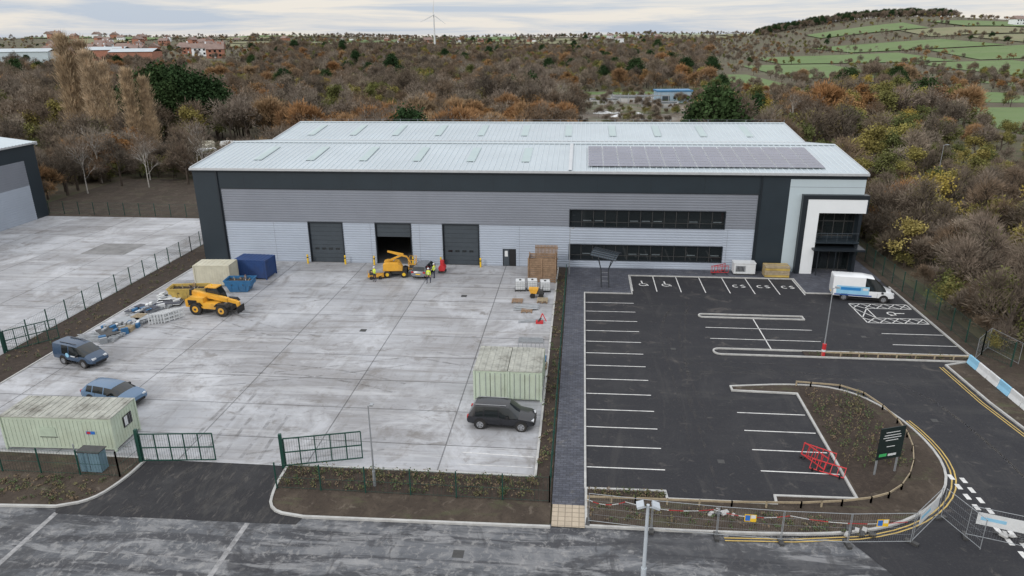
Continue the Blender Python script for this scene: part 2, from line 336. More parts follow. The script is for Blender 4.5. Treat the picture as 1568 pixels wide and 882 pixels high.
for k in range(11):
    x=rt.uniform(-42,-10);y=rt.uniform(40,68);a=rt.uniform(-.4,.4)+(math.pi if rt.random()<.5 else 0);cu=rt.uniform(-.06,.06);P=[]
    for i in range(14):
        P.append((x,y));x+=math.cos(a)*1.3;y+=math.sin(a)*1.3;a+=cu
        if not(-45<x<-3.5 and 38.6<y<79): break
    if len(P)>4:
        zz=.0345+.0002*k
        b.ribbon(P,.22,zz,zz,TYRE);b.ribbon(P,.22,zz,zz,TYRE,off=1.6)
for k in range(5):
    x0=-26+k*1.3;P=smoothp([(x0,48-k),(x0+rt.uniform(-.5,.5),42),(x0+.3,38.2)],2);b.ribbon(P,.25,.0395+.0002*k,.0395+.0002*k,TYRE)
    P=smoothp([(x0,37.6),(x0+.4,34.5),(x0+rt.uniform(-3,4),32.2)],2);b.ribbon(P,.25,.017+.0002*k,.017+.0002*k,TYRA)
for k in range(4):
    x0=rt.uniform(7.5,10.5);P=smoothp([(x0,38+k*3),(x0+rt.uniform(-.6,.6),50+k*2),(x0+rt.uniform(-.8,1.8),62+k),(x0+2.5,70)],2);zz=.0235+.00012*k;b.ribbon(P,.2,zz,zz,TYRA)
for k in range(4):
    yy=rt.uniform(52.5,56);P=smoothp([(9,yy+rt.uniform(-1,1)),(18,yy),(26,yy-rt.uniform(0,2)),(28,44),(27.5,34)],2);zz=.0248+.00012*k;b.ribbon(P,.2,zz,zz,TYRA)
b.make()
# ---------------------------------------------------------------- main warehouse
BX0,BX1,BY=-46.35,31.35,80.8
W=empty('industrial_warehouse',(0,0,0))
def ridged(b,x0,x1,z0,z1,m,y=BY,pitch=.3,d=.035):
    n=max(1,int(round((z1-z0)/pitch)));p=(z1-z0)/n;pr=[]
    for i in range(n):
        a=z0+i*p;pr+=[(y,a),(y,a+p*.45),(y-d,a+p*.55),(y-d,a+p*.9)]
    pr.append((y,z1));k=len(pr)
    vs=[(x0,q[0],q[1]) for q in pr]+[(x1,q[0],q[1]) for q in pr]
    b.add(vs,[(i,k+i,k+i+1,i+1) for i in range(k-1)],m)
b=MB('cladding')
doors=[(-32.6,-28.5),(-24.3,-20.1),(-16.1,-11.9)]
seg=[(-43.1,-32.6),(-28.5,-24.3),(-20.1,-16.1),(-11.9,-9.0),(-7.4,-1.05)]
for a,c in seg: ridged(b,a,c,0,5,SILV)
ridged(b,-9,-7.4,2.15,5,SILV)
ridged(b,-1.05,16.5,0,1.05,SILV);ridged(b,-1.05,16.5,2.85,5,SILV);ridged(b,16.5,20,0,5,SILV)
ridged(b,-43.1,-1.05,5.03,9.1,GREY);ridged(b,-1.05,16.5,7,9.1,GREY);ridged(b,16.5,20,5.03,9.1,GREY)
for x in range(-37,19,6):
    if not any(a-.3<x<c+.3 for a,c in doors+[(-9,-7.4),(-1.05,16.5)]): b.box(x-.012,x+.012,BY-.045,BY-.0355,.05,4.97,GREY)
b.make(parent=W)
b=MB('dark_frame_wall')
b.box(BX0,-43.1,BY-.06,BY+.15,0,9.1,DARK);b.box(BX0,23.3,BY-.06,BY+.15,9.1,11.3,DARK);b.box(20,23.3,BY-.06,BY+.15,0,9.1,DARK)
b.box(23.3,BX1,BY-.06,BY+.15,10.85,11.3,DARK)
for x in range(-40,23,6): b.box(x-.02,x+.02,BY-.066,BY-.06,9.12,11.25,DARK2)
b.box(-43.15,20.05,BY-.09,BY-.062,9.04,9.12,DARK2);b.box(-43.16,-43.08,BY-.09,BY-.04,0,9.04,DARK2);b.box(19.97,20.05,BY-.09,BY-.04,0,9.04,DARK2)
b.make(parent=W)
b=MB('pale_corner_panel')
b.box(23.3,24.7,BY-.05,BY+.15,0,10.83,PALE);b.box(24.7,BX1,BY-.05,BY+.15,9.2,10.83,PALE)
b.box(23.32,BX1-.02,BY-.058,BY-.05,9.95,9.99,GREY);b.make(parent=W)
b=MB('outer_walls')
for x,s in((BX0,1),(BX1,-1)):
    x1=x+s*.2
    pr=[(BY+.16,0),(128.2,0),(128.2,11.3),(116.3,12.7),(104.5,11.35),(92.6,12.7),(BY+.16,11.3)]
    n=len(pr);vs=[(x,y,zz) for y,zz in pr]+[(x1,y,zz) for y,zz in pr]
    b.add(vs,[(i,(i+1)%n,n+(i+1)%n,n+i) for i in range(n)]+[tuple(range(n)),tuple(reversed(range(n,2*n)))],DARK)
b.box(BX0+.2,BX1-.2,128,128.2,0,11.3,DARK);b.make(parent=W)
RP=[(80.6,11.52),(92.5,12.92),(104.5,11.55),(116.2,12.9),(128.4,11.5)]
b=MB('roof')
for (ya,za),(yb,zb) in zip(RP[:-1],RP[1:]):
    b.add([(BX0-.1,ya,za),(BX1+.1,ya,za),(BX1+.1,yb,zb),(BX0-.1,yb,zb)],[(0,1,2,3)],ROOF)
b.flat=True;b.make(parent=W)
b=MB('roof_ribs')
x=BX0+.3
while x<BX1:
    for (ya,za),(yb,zb) in zip(RP[:-1],RP[1:]):
        w=.06
        b.add([(x-w,ya,za),(x-w*.4,ya,za+.07),(x+w*.4,ya,za+.07),(x+w,ya,za),(x-w,yb,zb),(x-w*.4,yb,zb+.07),(x+w*.4,yb,zb+.07),(x+w,yb,zb)],[(0,1,5,4),(1,2,6,5),(2,3,7,6),(0,3,2,1)],RIB)
    x+=.667
for y,zz in ((92.5,12.97),(116.2,12.95)): b.box(BX0-.12,BX1+.12,y-.25,y+.25,zz-.02,zz+.09,RIB)
b.make(parent=W)
b=MB('ridge_safety_line')
for i in range(27): x=-44+i*2.9;b.cyl((x,116.2,13.0),(x,116.2,13.45),.03,GALV,5)
b.cyl((-44,116.2,13.42),(31,116.2,13.42),.012,GALV,4);b.make(parent=W)
b=MB('eaves_gutter')
b.box(BX0-.15,BX1+.15,BY-.42,BY-.21,11.3,11.56,FRAME);b.box(BX0-.15,BX1+.15,BY-.4,BY+.1,11.2,11.3,DARK2)
b.box(BX0-.15,BX1+.15,104.3,104.7,11.6,11.66,FRAME)
for xx in (BX0-.12,BX1+.02):
    for (ya,za),(yb,zb) in zip(RP[:-1],RP[1:]):
        b.add([(xx,ya,za-.3),(xx+.1,ya,za-.3),(xx+.1,ya,za+.14),(xx,ya,za+.14),(xx,yb,zb-.3),(xx+.1,yb,zb-.3),(xx+.1,yb,zb+.14),(xx,yb,zb+.14)],[(0,1,2,3),(4,7,6,5),(3,2,6,7),(0,4,5,1),(0,3,7,4),(1,5,6,2)],FRAME)
b.make(parent=W)
def slope(ya,za,yb,zb,y): return za+(zb-za)*(y-ya)/(yb-ya)
b=MB('rooflights')
def rl(x0,x1,y0,y1,R):
    (ya,za),(yb,zb)=R;z0=slope(ya,za,yb,zb,y0)+.085;z1=slope(ya,za,yb,zb,y1)+.085
    b.add([(x0,y0,z0),(x1,y0,z0),(x1,y1,z1),(x0,y1,z1)],[(0,1,2,3)],RLITE)
for i in range(6): rl(-40+i*6.6,-39.0+i*6.6,84.0,90.2,(RP[0],RP[1]))
for i in range(11): rl(-42+i*6.6,-41.0+i*6.6,107.5,114.2,(RP[2],RP[3]))
b.flat=True;b.make(parent=W)
b=MB('solar_panels')
for i in range(15):
    for j in range(8):
        x0=.9+i*1.76;y0=82.1+j*1.08;za=slope(80.6,11.52,92.5,12.92,y0)+.2;zb=slope(80.6,11.52,92.5,12.92,y0+1.03)+.2
        b.add([(x0,y0,za),(x0+1.72,y0,za),(x0+1.72,y0+1.03,zb),(x0,y0+1.03,zb)],[(0,1,2,3)],FRAME)
        e=.04
        b.add([(x0+e,y0+e,za+.01),(x0+1.72-e,y0+e,za+.01),(x0+1.72-e,y0+1.03-e,zb+.008),(x0+e,y0+1.03-e,zb+.008)],[(0,1,2,3)],SOLAR)
b.flat=True;b.make(parent=W)
b=MB('roof_walkway');b.add([(-1.35,80.7,11.66),(-.95,80.7,11.66),(-.95,92.4,13.05),(-1.35,92.4,13.05)],[(0,1,2,3)],FRAME);b.flat=True;b.make(parent=W)
b=MB('roller_doors')
for k,(a,c) in enumerate(doors):
    z0=3.35 if k==1 else .02
    n=int((5-z0)/.5)
    for i in range(n):
        za=z0+(5-z0)*i/n;zb=z0+(5-z0)*(i+1)/n
        b.box(a+.05,c-.05,BY+.12,BY+.155,za+.02,zb-.005,SHUT)
    b.box(a,c,BY+.16,BY+.22,z0,5,DARK2)
    b.box(a-.12,a,BY-.09,BY+.3,0,5.12,DARK2);b.box(c,c+.12,BY-.09,BY+.3,0,5.12,DARK2);b.box(a,c,BY-.09,BY+.3,5,5.12,DARK2)
    if k!=1:
        for q in range(4): b.box(a+.5+q*.85,a+1.0+q*.85,BY+.1,BY+.119,1.6,1.85,GLASS)
b.make(parent=W)
b=MB('bollards')
for a,c in doors:
    for x in(a-.3,c+.3):
        b.cyl((x,BY-.7,0),(x,BY-.7,1.1),.11,YEL,10);b.cyl((x,BY-.7,1.1),(x,BY-.7,1.18),.11,YEL,10,.05);b.cyl((x,BY-.7,.75),(x,BY-.7,.88),.113,BLACK,10)
b.make(parent=W,smooth=40)
b=MB('personnel_door');b.box(-9,-7.4,BY+.05,BY+.12,0,2.15,DARK2);b.box(-8.9,-8.25,BY+.0,BY+.05,.05,2.08,SHUT);b.box(-8.15,-7.5,BY+.0,BY+.05,.05,2.08,BLACK);b.box(-8.75,-8.4,BY-.01,BY,1.2,1.9,WPLA);b.make(parent=W)
b=MB('wall_fittings')
for x in (-43.3,20.2): b.box(x-.06,x+.06,BY-.2,BY-.1,.0,11.2,DARK2)
b.make(parent=W)
b=MB('windows')
for z0,z1 in((1.05,2.85),(5.05,7.0)):
    b.box(-1.05,16.5,BY+.12,BY+.16,z0,z1,GLASS)
    for x0,x1 in((-1.15,-1.05),(16.5,16.6)): b.box(x0,x1,BY-.1,BY+.16,z0-.08,z1+.08,DARK2)
    b.box(-1.05,16.5,BY-.1,BY+.16,z1,z1+.08,DARK2);b.box(-1.05,16.5,BY-.1,BY+.16,z0-.08,z0,DARK2)
    for i in range(1,13): x=-1.05+17.55*i/13;b.box(x-.03,x+.03,BY+.06,BY+.12,z0,z1,CHASS)
    b.box(-1.05,16.5,BY+.08,BY+.115,z0+.5,z0+.55,CHASS)
    for i in (1,2,5,6,7,10,12): x=-1.05+17.55*i/13;b.box(x+.15,x+1.1,BY+.1175,BY+.119,z0+.65,z0+.75,M('pale_window_sill_items',(.12,.14,.15),.3,.3,2))
b.make(parent=W)
b=MB('interior_floor');b.flat=True;b.poly([(BX0,80.75),(BX1,80.75),(BX1,128),(BX0,128)],M('interior_slab',(.15,.15,.15),.5,.1,1),.02)
b.make(parent=W)
b=MB('interior_walls');b.box(-1.5,-1.3,81.1,127,0,11.2,SHUT);b.box(-1.3,24.6,85,85.2,0,11.2,CHASS);b.make(parent=W)
b=MB('entrance_portal')
b.box(24.7,25.25,BY-.75,BY+.3,0,9.2,DARK2);b.box(25.25,31.75,BY-.75,BY+.3,8.75,9.2,DARK2)
b.box(25.25,26.6,BY-.7,BY+.3,0,7.2,WHITE);b.box(25.25,31.6,BY-.7,BY+.3,7.2,8.75,WHITE)
b.box(31.6,31.75,BY-.74,BY+3.3,7.15,8.75,DARK2)
b.box(31.0,31.35,BY-.5,BY-.15,0,7.2,DARK2)
b.make(parent=W)
b=MB('entrance_glazing')
gy=BY+1.1
b.box(26.6,31.2,gy,gy+.06,.1,7.2,GLASS)
for x in (26.65,27.75,28.9,30.05,31.15): b.box(x-.04,x+.04,gy-.07,gy,.1,7.2,CHASS)
for zz in (.12,2.4,3.5,4.2,5.9,7.12): b.box(26.6,31.2,gy-.06,gy-.003,zz-.05,zz+.05,CHASS)
b.box(26.6,31.2,gy-.05,gy-.002,3.55,4.15,DARK)
b.box(31.15,31.2,gy+.06,gy+4,.1,7.2,GLASS)
b.box(26.3,31.9,BY-1.5,gy-.1,3.0,3.22,DARK2);b.box(26.6,31.3,BY-.9,gy-.1,3.75,3.9,DARK)
for x in (26.9,28.8,30.9): b.cyl((x,BY-1.35,.07),(x,BY-1.35,3.0),.05,DARK2,8)
for x in (26.7,27.8,28.9,30,31.1): b.box(x-.02,x+.02,BY-.75,BY-.71,3.9,4.9,SHUT)
b.box(26.7,31.2,BY-.76,BY-.7,4.86,4.92,SHUT)
b.make(parent=W)
# ---------------------------------------------------------------- neighbour unit
N_=empty('neighbouring_warehouse')
b=MB('walls');xw=-83.3
b.box(-120,xw,60,102,0,11.3,DARK)
b.box(xw,xw+.05,70,99.3,5.4,9.0,GREY);b.box(xw,xw+.05,70,99.3,0,5.4,SILV)
for i in range(26): b.box(xw+.05,xw+.08,70,99.3,.15+i*.345,.3+i*.345,SILV if i<15 else GREY)
b.box(xw+.05,xw+.2,70,70.4,0,11,DARK2);b.make(parent=N_)
b=MB('roof');b.add([(xw+.3,59.5,11.45),(xw+.3,102.4,11.45),(-95,102.4,12.9),(-95,59.5,12.9),(-120,59.5,11.4),(-120,102.4,11.4)],[(0,1,2,3),(3,2,5,4)],ROOF)
for i in range(62):
    y=60+i*.68;b.add([(xw+.3,y,11.45),(xw+.3,y+.1,11.53),(xw+.3,y+.2,11.45),(-95,y,12.9),(-95,y+.1,12.98),(-95,y+.2,12.9)],[(0,1,4,3),(1,2,5,4)],RIB)
b.make(parent=N_)
b=MB('eaves_trim');b.box(xw+.02,xw+.35,59.5,102.4,11.2,11.44,FRAME);b.box(-95,xw+.3,102.1,102.5,11,11.5,FRAME);b.make(parent=N_)
# ---------------------------------------------------------------- fences
def meshfence(name,pts,h=2.0,mat=FGRN,sp=2.6,bar=.2,post=.035,br=.007,rails=(.1,.5,1.)):
    b=MB(name)
    for (x0,y0),(x1,y1) in zip(pts[:-1],pts[1:]):
        d=math.hypot(x1-x0,y1-y0);n=max(1,round(d/sp))
        for i in range(n+1):
            t=i/n;x=x0+(x1-x0)*t;y=y0+(y1-y0)*t;b.box(x-post,x+post,y-post,y+post,0,h+.1,mat)
        k=int(d/bar)
        for i in range(k):
            t=(i+.5)/k;b.cyl((x0+(x1-x0)*t,y0+(y1-y0)*t,.05),(x0+(x1-x0)*t,y0+(y1-y0)*t,h),br,mat,3,cap=False)
        for q in rails: b.cyl((x0,y0,h*q),(x1,y1,h*q),br*1.6,mat,4,cap=False)
    return b.make()
meshfence('green_mesh_fence',[(-50.1,101),(-50.0,84),(-50.1,52.8)],2.0)
meshfence('green_mesh_fence',[(-50.1,49),(-50.1,40),(-50,36)],2.0)
meshfence('green_mesh_fence',[(-18.0,35.25),(-1.35,35.25),(-1.3,76)],1.8,bar=.25,br=.006)
meshfence('green_mesh_fence',[(-60,35.4),(-28.4,35.6),(-28.2,37.4)],1.8)
meshfence('green_mesh_fence',[(34.4,96),(34.4,58.6),(35.6,56.4)],2.2)
meshfence('green_mesh_fence',[(-84,103),(-50.1,101.5)],2.0)
def gate(name,p0,p1,h=2.1):
    b=MB(name);d=math.hypot(p1[0]-p0[0],p1[1]-p0[1]);a=math.atan2(p1[1]-p0[1],p1[0]-p0[0])
    b.box(-.1,.1,-.1,.1,0,h+.35,FGRN)
    for z in (.15,1.1,h): b.box(.15,d,-.03,.03,z-.035,z+.035,FGRN)
    for i in range(6): x=.15+(d-.15)*i/5;b.box(x-.035,x+.035,-.032,.032,.12,h,FGRN)
    k=int(d/.16)
    for i in range(k): x=.2+(d-.2)*i/k;b.cyl((x,0,.15),(x,0,h+.05),.008,FGRN,4,cap=False)
    return b.make((p0[0],p0[1],.03),a)
gate('steel_gate',(-28.0,37.3),(-23.2,37.8));gate('steel_gate',(-18.5,37.5),(-13.7,38.8));gate('steel_gate',(-50.2,52.6),(-47.5,55.9),2)
def knee(name,pts):
    b=MB(name)
    for (x0,y0),(x1,y1) in zip(pts[:-1],pts[1:]):
        d=math.hypot(x1-x0,y1-y0);n=max(1,round(d/1.6))
        for i in range(n+1):
            t=i/n;x=x0+(x1-x0)*t;y=y0+(y1-y0)*t;b.box(x-.045,x+.045,y-.045,y+.045,0,.5,WOOD)
    b.ribbon(pts,.05,.38,.5,WOOD);return b.make()
knee('timber_knee_rail',smoothp([(17.2,51.6),(21.4,51.1),(22.7,47.2),(22.5,43.5),(21.2,40.2),(19.2,37.6),(16.8,36.5),(12,35.75),(.9,35.5)],1))
knee('timber_knee_rail',[(20.9,57.35),(33.1,57.4)])
def heras(name,p0,p1,sign=None):
    b=MB(name);d=math.hypot(p1[0]-p0[0],p1[1]-p0[1]);a=math.atan2(p1[1]-p0[1],p1[0]-p0[0]);h=2.0
    for x in (.03,d-.03): b.cyl((x,0,.12),(x,0,h),.019,GALV,6)
    for z in (.2,h): b.cyl((0,0,z),(d,0,z),.017,GALV,6)
    k=int(d/.12)
    for i in range(k): x=d*(i+.5)/k;b.cyl((x,0,.2),(x,0,h),.0025,GALV,3,cap=False)
    for z in (.65,1.1,1.55): b.cyl((0,0,z),(d,0,z),.004,GALV,3,cap=False)
    b.prism([(-.12,-.35),(.12,-.35),(.12,.35),(-.12,.35)],0,.13,CHASS)
    if sign:
        b.box(d*.4,d*.4+.62,-.04,-.03,1.2,1.65,WPLA if sign==2 else YEL);b.box(d*.4+.04,d*.4+.3,-.045,-.04,1.25,1.6,M('sign_blue',(.03,.15,.5),.5,.05,2));b.box(d*.4+.34,d*.4+.58,-.045,-.04,1.42,1.62,WPLA)
        if sign==2: b.box(d*.1,d*.85,-.06,-.05,1.0,1.75,WPLA);b.box(d*.15,d*.5,-.065,-.06,1.3,1.5,BANB)
    return b.make((p0[0],p0[1],.02),a)
hp=[(.9,33.6),(4.4,33.25),(7.9,33.0),(11.3,32.9),(14.8,32.95),(18.2,33.3)]
for i in range(5): heras('temporary_fence_panel',hp[i],hp[i+1],1 if i in(2,4) else None)
heras('temporary_fence_panel',(18.3,33.4),(20.7,35.8),2);heras('temporary_fence_panel',(20.8,35.7),(21.6,33.0))
heras('temporary_fence_panel',(21.4,34.2),(24.6,33.2),2);heras('temporary_fence_panel',(33.4,57.6),(35.6,60));heras('temporary_fence_panel',(35.6,60),(36.4,56.8))
b=MB('barrier_tape');pts_=[(.8,34.6),(3,34.5),(7.9,34.2),(12,34.0),(18.2,34)]
for (a,c) in zip(pts_[:-1],pts_[1:]):
    f=lambda t:(a[0]+(c[0]-a[0])*t,a[1]+(c[1]-a[1])*t,.9-1.2*t*(1-t))
    for q in range(6):
        p,r=f(q/6),f((q+1)/6);b.add([p,r,(r[0],r[1],r[2]+.05),(p[0],p[1],p[2]+.05)],[(0,1,2,3)],RED if q%2 else WPLA)
b.make()
b=MB('rubble_heap');rr=random.Random(31)
for i in range(40):
    x,y=rr.choice([(15.6,33.9),(23.6,34.4),(8.6,35.0)]);x+=rr.gauss(0,.4);y+=rr.gauss(0,.2);s=rr.uniform(.08,.22);b.T=Matrix.Translation((x,y,.1))@Matrix.Rotation(rr.uniform(0,3),4,'Z');b.box(-s,s,-s*.6,s*.6,0,s*.6,rr.choice([KERB,CHASS,SOIL]))
b.T=Matrix.Identity(4);b.make()
# ---------------------------------------------------------------- vehicles
def vehicle(name,st,L,col,loc,rot,wheels,wr=.34,hw=.92,extras=None):
    root=empty(name,loc,rot);b=MB('body');rings=[]
    for s in st:
        x,zb,zm,zt,wl,wb,wt=s[:7]
        half=[(wl*.8,zb),(wl,zb+.1),(wb,zb+(zm-zb)*.5),(wb*.985,zm),(wt,zt-.04),(wt*.82,zt),(0,zt+.025)]
        rings.append([(x,-y,z) for y,z in half]+[(x,y,z) for y,z in reversed(half[:-1])])
    n=len(rings[0]);b.v=[v for r in rings for v in r]
    for k in range(len(st)-1):
        sg,tg=st[k][7],st[k][8]
        for i in range(n):
            j=(i+1)%n;m=col
            if i in(3,n-5) and sg: m=GLASS
            if i in(4,5,6,7) and tg: m=GLASS
            if i in (0,n-2,n-1): m=BLACK
            b.f.append([k*n+i,k*n+j,(k+1)*n+j,(k+1)*n+i]);b.mi.append(b.mid(m))
    for k in (0,len(st)-1): b.f.append([k*n+i for i in range(n)]);b.mi.append(b.mid(col))
    b.make(parent=root,smooth=32)
    b=MB('wheels')
    for x in wheels:
        for s in(-1,1):
            y=s*hw
            b.cyl((x,y-s*.3,wr+.06),(x,y+s*.006,wr+.06),wr+.085,BLACK,20)
            b.cyl((x,y-s*.22,wr),(x,y+s*.02,wr),wr,RUBB,20);b.cyl((x,y+s*.02,wr),(x,y+s*.027,wr),wr*.66,ALLOY,14)
            for q in range(5):
                t=q*math.tau/5;b.cyl((x+math.cos(t+.3)*wr*.4,y+s*.027,wr+math.sin(t+.3)*wr*.4),(x+math.cos(t+.3)*wr*.4,y+s*.03,wr+math.sin(t+.3)*wr*.4),wr*.13,BLACK,6)
    b.make(parent=root,smooth=40)
    if extras:
        b=MB('fittings');extras(b);b.make(parent=root)
    return root
def paint(n,c): return M(n,c,.2,.04,1.,spec=.7)
def carx(L,hw,zh,zt,zw,rails=False):
    def f(b):
        for s in(-1,1):
            b.box(L/2-.28,L/2-.04,s*(hw-.38)-.16,s*(hw-.38)+.16,zh,zh+.15,HEAD)
            b.box(-L/2+.01,-L/2+.16,s*(hw-.22)-.15,s*(hw-.22)+.13,zt,zt+.18,TAIL)
            b.box(zw-.1,zw+.08,s*(hw+.02),s*(hw+.02)+s*.17,1.0,1.16,BLACK)
            for dx in(.55,-.45): b.box(zw-dx-.9,zw-dx-.885,s*(hw-.012),s*(hw+.001),.4,.98,BLACK)
            b.box(-L*.33,L*.33,s*(hw-.06),s*(hw+.004),.26,.36,BLACK)
            if rails: b.cyl((-L*.38,s*.58,zh+1.08),(L*.08,s*.58,zh+1.1),.025,ALLOY,6)
        b.box(L/2-.02,L/2+.02,-.5,.5,.35,.55,BLACK);b.box(-L/2-.02,-L/2+.01,-.27,.27,.62,.74,YEL)
    return f
def suv(name,L,W,H,col,loc,rot):
    h=L/2;w=W/2;g=H
    st=[(-h,.42,.78,.8,w*.84,w*.9,w*.8,0,0),(-h+.1,.34,.95,1.02,w*.92,w*.96,w*.78,0,1),(-h+.5,.3,.99,g*.95,w*.94,w,w*.72,0,0),(-h+.62,.3,.99,g*.97,w*.94,w,w*.74,1,0),(-h+1.15,.3,.98,g*.995,w*.95,w,w*.76,0,0),(-h+1.25,.3,.98,g,w*.95,w,w*.76,1,0),(-h+2.2,.3,.96,g,w*.95,w,w*.76,0,0),(-h+2.3,.3,.96,g,w*.95,w,w*.76,1,0),(-h+2.95,.3,.95,g*.97,w*.95,w,w*.74,1,1),(-h+3.65,.3,.97,1.04,w*.95,w,w*.8,0,0),(h-.35,.32,.86,.93,w*.93,w*.97,w*.74,0,0),(h-.06,.36,.72,.78,w*.85,w*.86,w*.66,0,0),(h,.42,.6,.62,w*.8,w*.8,w*.6,0,0)]
    return vehicle(name,st,L,col,loc,rot,(-h+.95,h-.9),.37 if H>1.6 else .33,w,extras=carx(L,w,.66,.8,h-1.85,H>1.6))
suv('black_suv_car',4.75,1.95,1.74,paint('black_car_paint',(.009,.01,.014)),(-5.1,44.1,.03),math.radians(-3))
suv('blue_estate_car',4.75,1.85,1.48,paint('mid_blue_car_paint',(.09,.16,.26)),(-34.9,45.1,.03),math.radians(-12))
suv('grey_hatchback_car',4.2,1.8,1.5,paint('grey_car_paint',(.16,.17,.19)),(-17.8,76.9,.03),math.radians(84))
def van(name,L,W,H,col,loc,rot,big,extras):
    h=L/2;w=W/2;bl=1.15 if big else 1.0
    nose=.95 if big else .85
    st=[(-h,.5,bl,H*.96,w*.95,w*.97,w*.84,0,0),(-h+.08,.4,bl,H,w*.97,w,w*.86,0,0),(-h+(2.9 if big else 1.1),.4,bl,H,w*.97,w,w*.86,0 if big else 1,0)]
    xf=h-nose-(1.95 if big else 1.75)
    st+=[(xf-.05,.4,bl,H,w*.97,w,w*.86,0,0),(xf+.05,.4,bl,H*.995,w*.97,w,w*.85,1,0),(h-nose-(1.1 if big else .85),.4,bl,H*.95,w*.97,w,w*.78,1,1),(h-nose+.1,.4,bl+.02,bl+.16,w*.97,w*.98,w*.8,0,0),(h-.3,.4,bl*.85,bl*.98,w*.95,w*.95,w*.72,0,0),(h-.05,.42,.75,.82,w*.86,w*.86,w*.66,0,0),(h,.45,.62,.64,w*.8,w*.8,w*.6,0,0)]
    return vehicle(name,st,L,col,loc,rot,(-h+1.15,h-1.0),.35,w,extras=extras)
def vx1(b):
    carx(4.5,.9,.75,.95,.75)(b)
    b.cyl((-.5,-.915,.95),(-.5,-.905,.95),.2,BANB,16);b.box(-.1,.7,-.915,-.91,.88,.97,WPLA)
    for y in(-.5,.5): b.box(-1.6,.3,y-.02,y+.02,1.84,1.88,BLACK)
van('dark_blue_van',4.5,1.82,1.82,paint('slate_blue_paint',(.035,.065,.115)),(-42.0,51.4,.03),math.radians(-16),False,vx1)
def vx2(b):
    carx(5.9,1.03,.85,1.0,1.75)(b)
    b.box(-2.6,.5,-1.045,-1.035,.75,1.6,BANB);b.box(-2.2,-.3,-1.05,-1.046,1.15,1.45,M('livery_blue',(.02,.2,.5),.5,.05,2));b.box(-2.75,.8,-1.048,-1.04,.58,.72,M('livery_navy',(.02,.08,.28),.5,.05,2))
    b.box(-.1,.4,-1.05,-1.046,1.2,1.45,WPLA)
van('white_panel_van',5.9,2.05,2.55,paint('white_van_paint',(.72,.74,.76)),(29.3,72.3,.03),math.radians(-9),True,vx2)
def telehandler():
    r=empty('telehandler',(-36.4,63.6,.03),math.radians(-6));b=MB('wheels')
    for x in(-1.35,1.5):
        for s in(-1,1):
            b.cyl((x,s*.75,.62),(x,s*1.18,.62),.62,RUBB,20);b.cyl((x,s*1.18,.62),(x,s*1.2,.62),.33,MACH,12);b.cyl((x,s*1.2,.62),(x,s*1.25,.62),.12,CHASS,8)
            for q in range(16):
                t=q*math.tau/16;c,n=math.cos(t),math.sin(t);b.cyl((x+c*.6,s*.78,.62+n*.6),(x+c*.6,s*1.15,.62+n*.6),.05,RUBB,4)
    b.make(parent=r,smooth=35)
    b=MB('chassis');b.box(-2.3,2.3,-.55,.55,.55,1.05,CHASS)
    b.xprism([(-2.5,.75),(-2.5,1.5),(-1.9,1.85),(-.5,1.75),(-.5,.7)],-.98,.05,MACH)
    b.xprism([(-.5,.7),(-.5,1.25),(.9,1.25),(1.1,1.0),(1.1,.7)],-1.05,-.25,MACH)
    b.box(-2.2,-1.2,-.99,-.982,1.1,1.5,BLACK);b.box(-2.505,-2.5,-.8,-.1,.85,1.35,BLACK)
    for s in(-1,1):
        for x in(-1.35,1.5):
            b.xprism([(x-.75,1.0),(x-.5,1.3),(x+.5,1.3),(x+.75,1.0),(x+.6,1.0),(x+.4,1.22),(x-.4,1.22),(x-.6,1.0)],s*.95-.25,s*.95+.25,BLACK)
    b.make(parent=r,bevel=.03)
    b=MB('cab');pr=[(-.65,1.1),(-.75,2.35),(-.45,2.55),(.35,2.55),(.75,1.9),(.95,1.1)]
    b.xprism(pr,.1,.98,GLASS)
    b.box(-.8,.45,.05,1.03,2.5,2.6,MACH)
    for y in(.09,.99):
        for a,c in((0,1),(1,2),(3,4),(4,5)): b.cyl((pr[a][0],y,pr[a][1]),(pr[c][0],y,pr[c][1]),.05,BLACK,6)
    b.box(-.7,1.0,.08,1.0,.9,1.25,MACH);b.cyl((-.3,.5,2.6),(-.3,.5,2.78),.06,YEL,8);b.make(parent=r)
    b=MB('boom')
    b.T=Matrix.Translation((-2.2,-.1,2.05))@Matrix.Rotation(math.radians(9),4,'Y')
    b.box(0,4.0,-.2,.2,-.22,.22,MACH);b.box(4.0,4.9,-.15,.15,-.17,.17,MACH);b.box(-.15,.1,-.25,.25,-.3,.3,BLACK)
    b.T=Matrix.Identity(4)
    b.xprism([(2.55,1.45),(2.95,1.3),(3.0,.4),(2.75,.35),(2.65,1.0)],-.25,.05,MACH)
    b.box(2.95,3.05,-.7,.5,.25,.95,BLACK)
    for y in(-.5,.25): b.box(3.05,4.2,y-.06,y+.06,.25,.3,GALV)
    b.cyl((-1.2,-.1,1.3),(.6,-.1,1.65),.07,GALV,8);b.cyl((1.2,-.1,1.0),(2.2,-.1,1.35),.06,GALV,8)
    b.make(parent=r,bevel=.02)
telehandler()
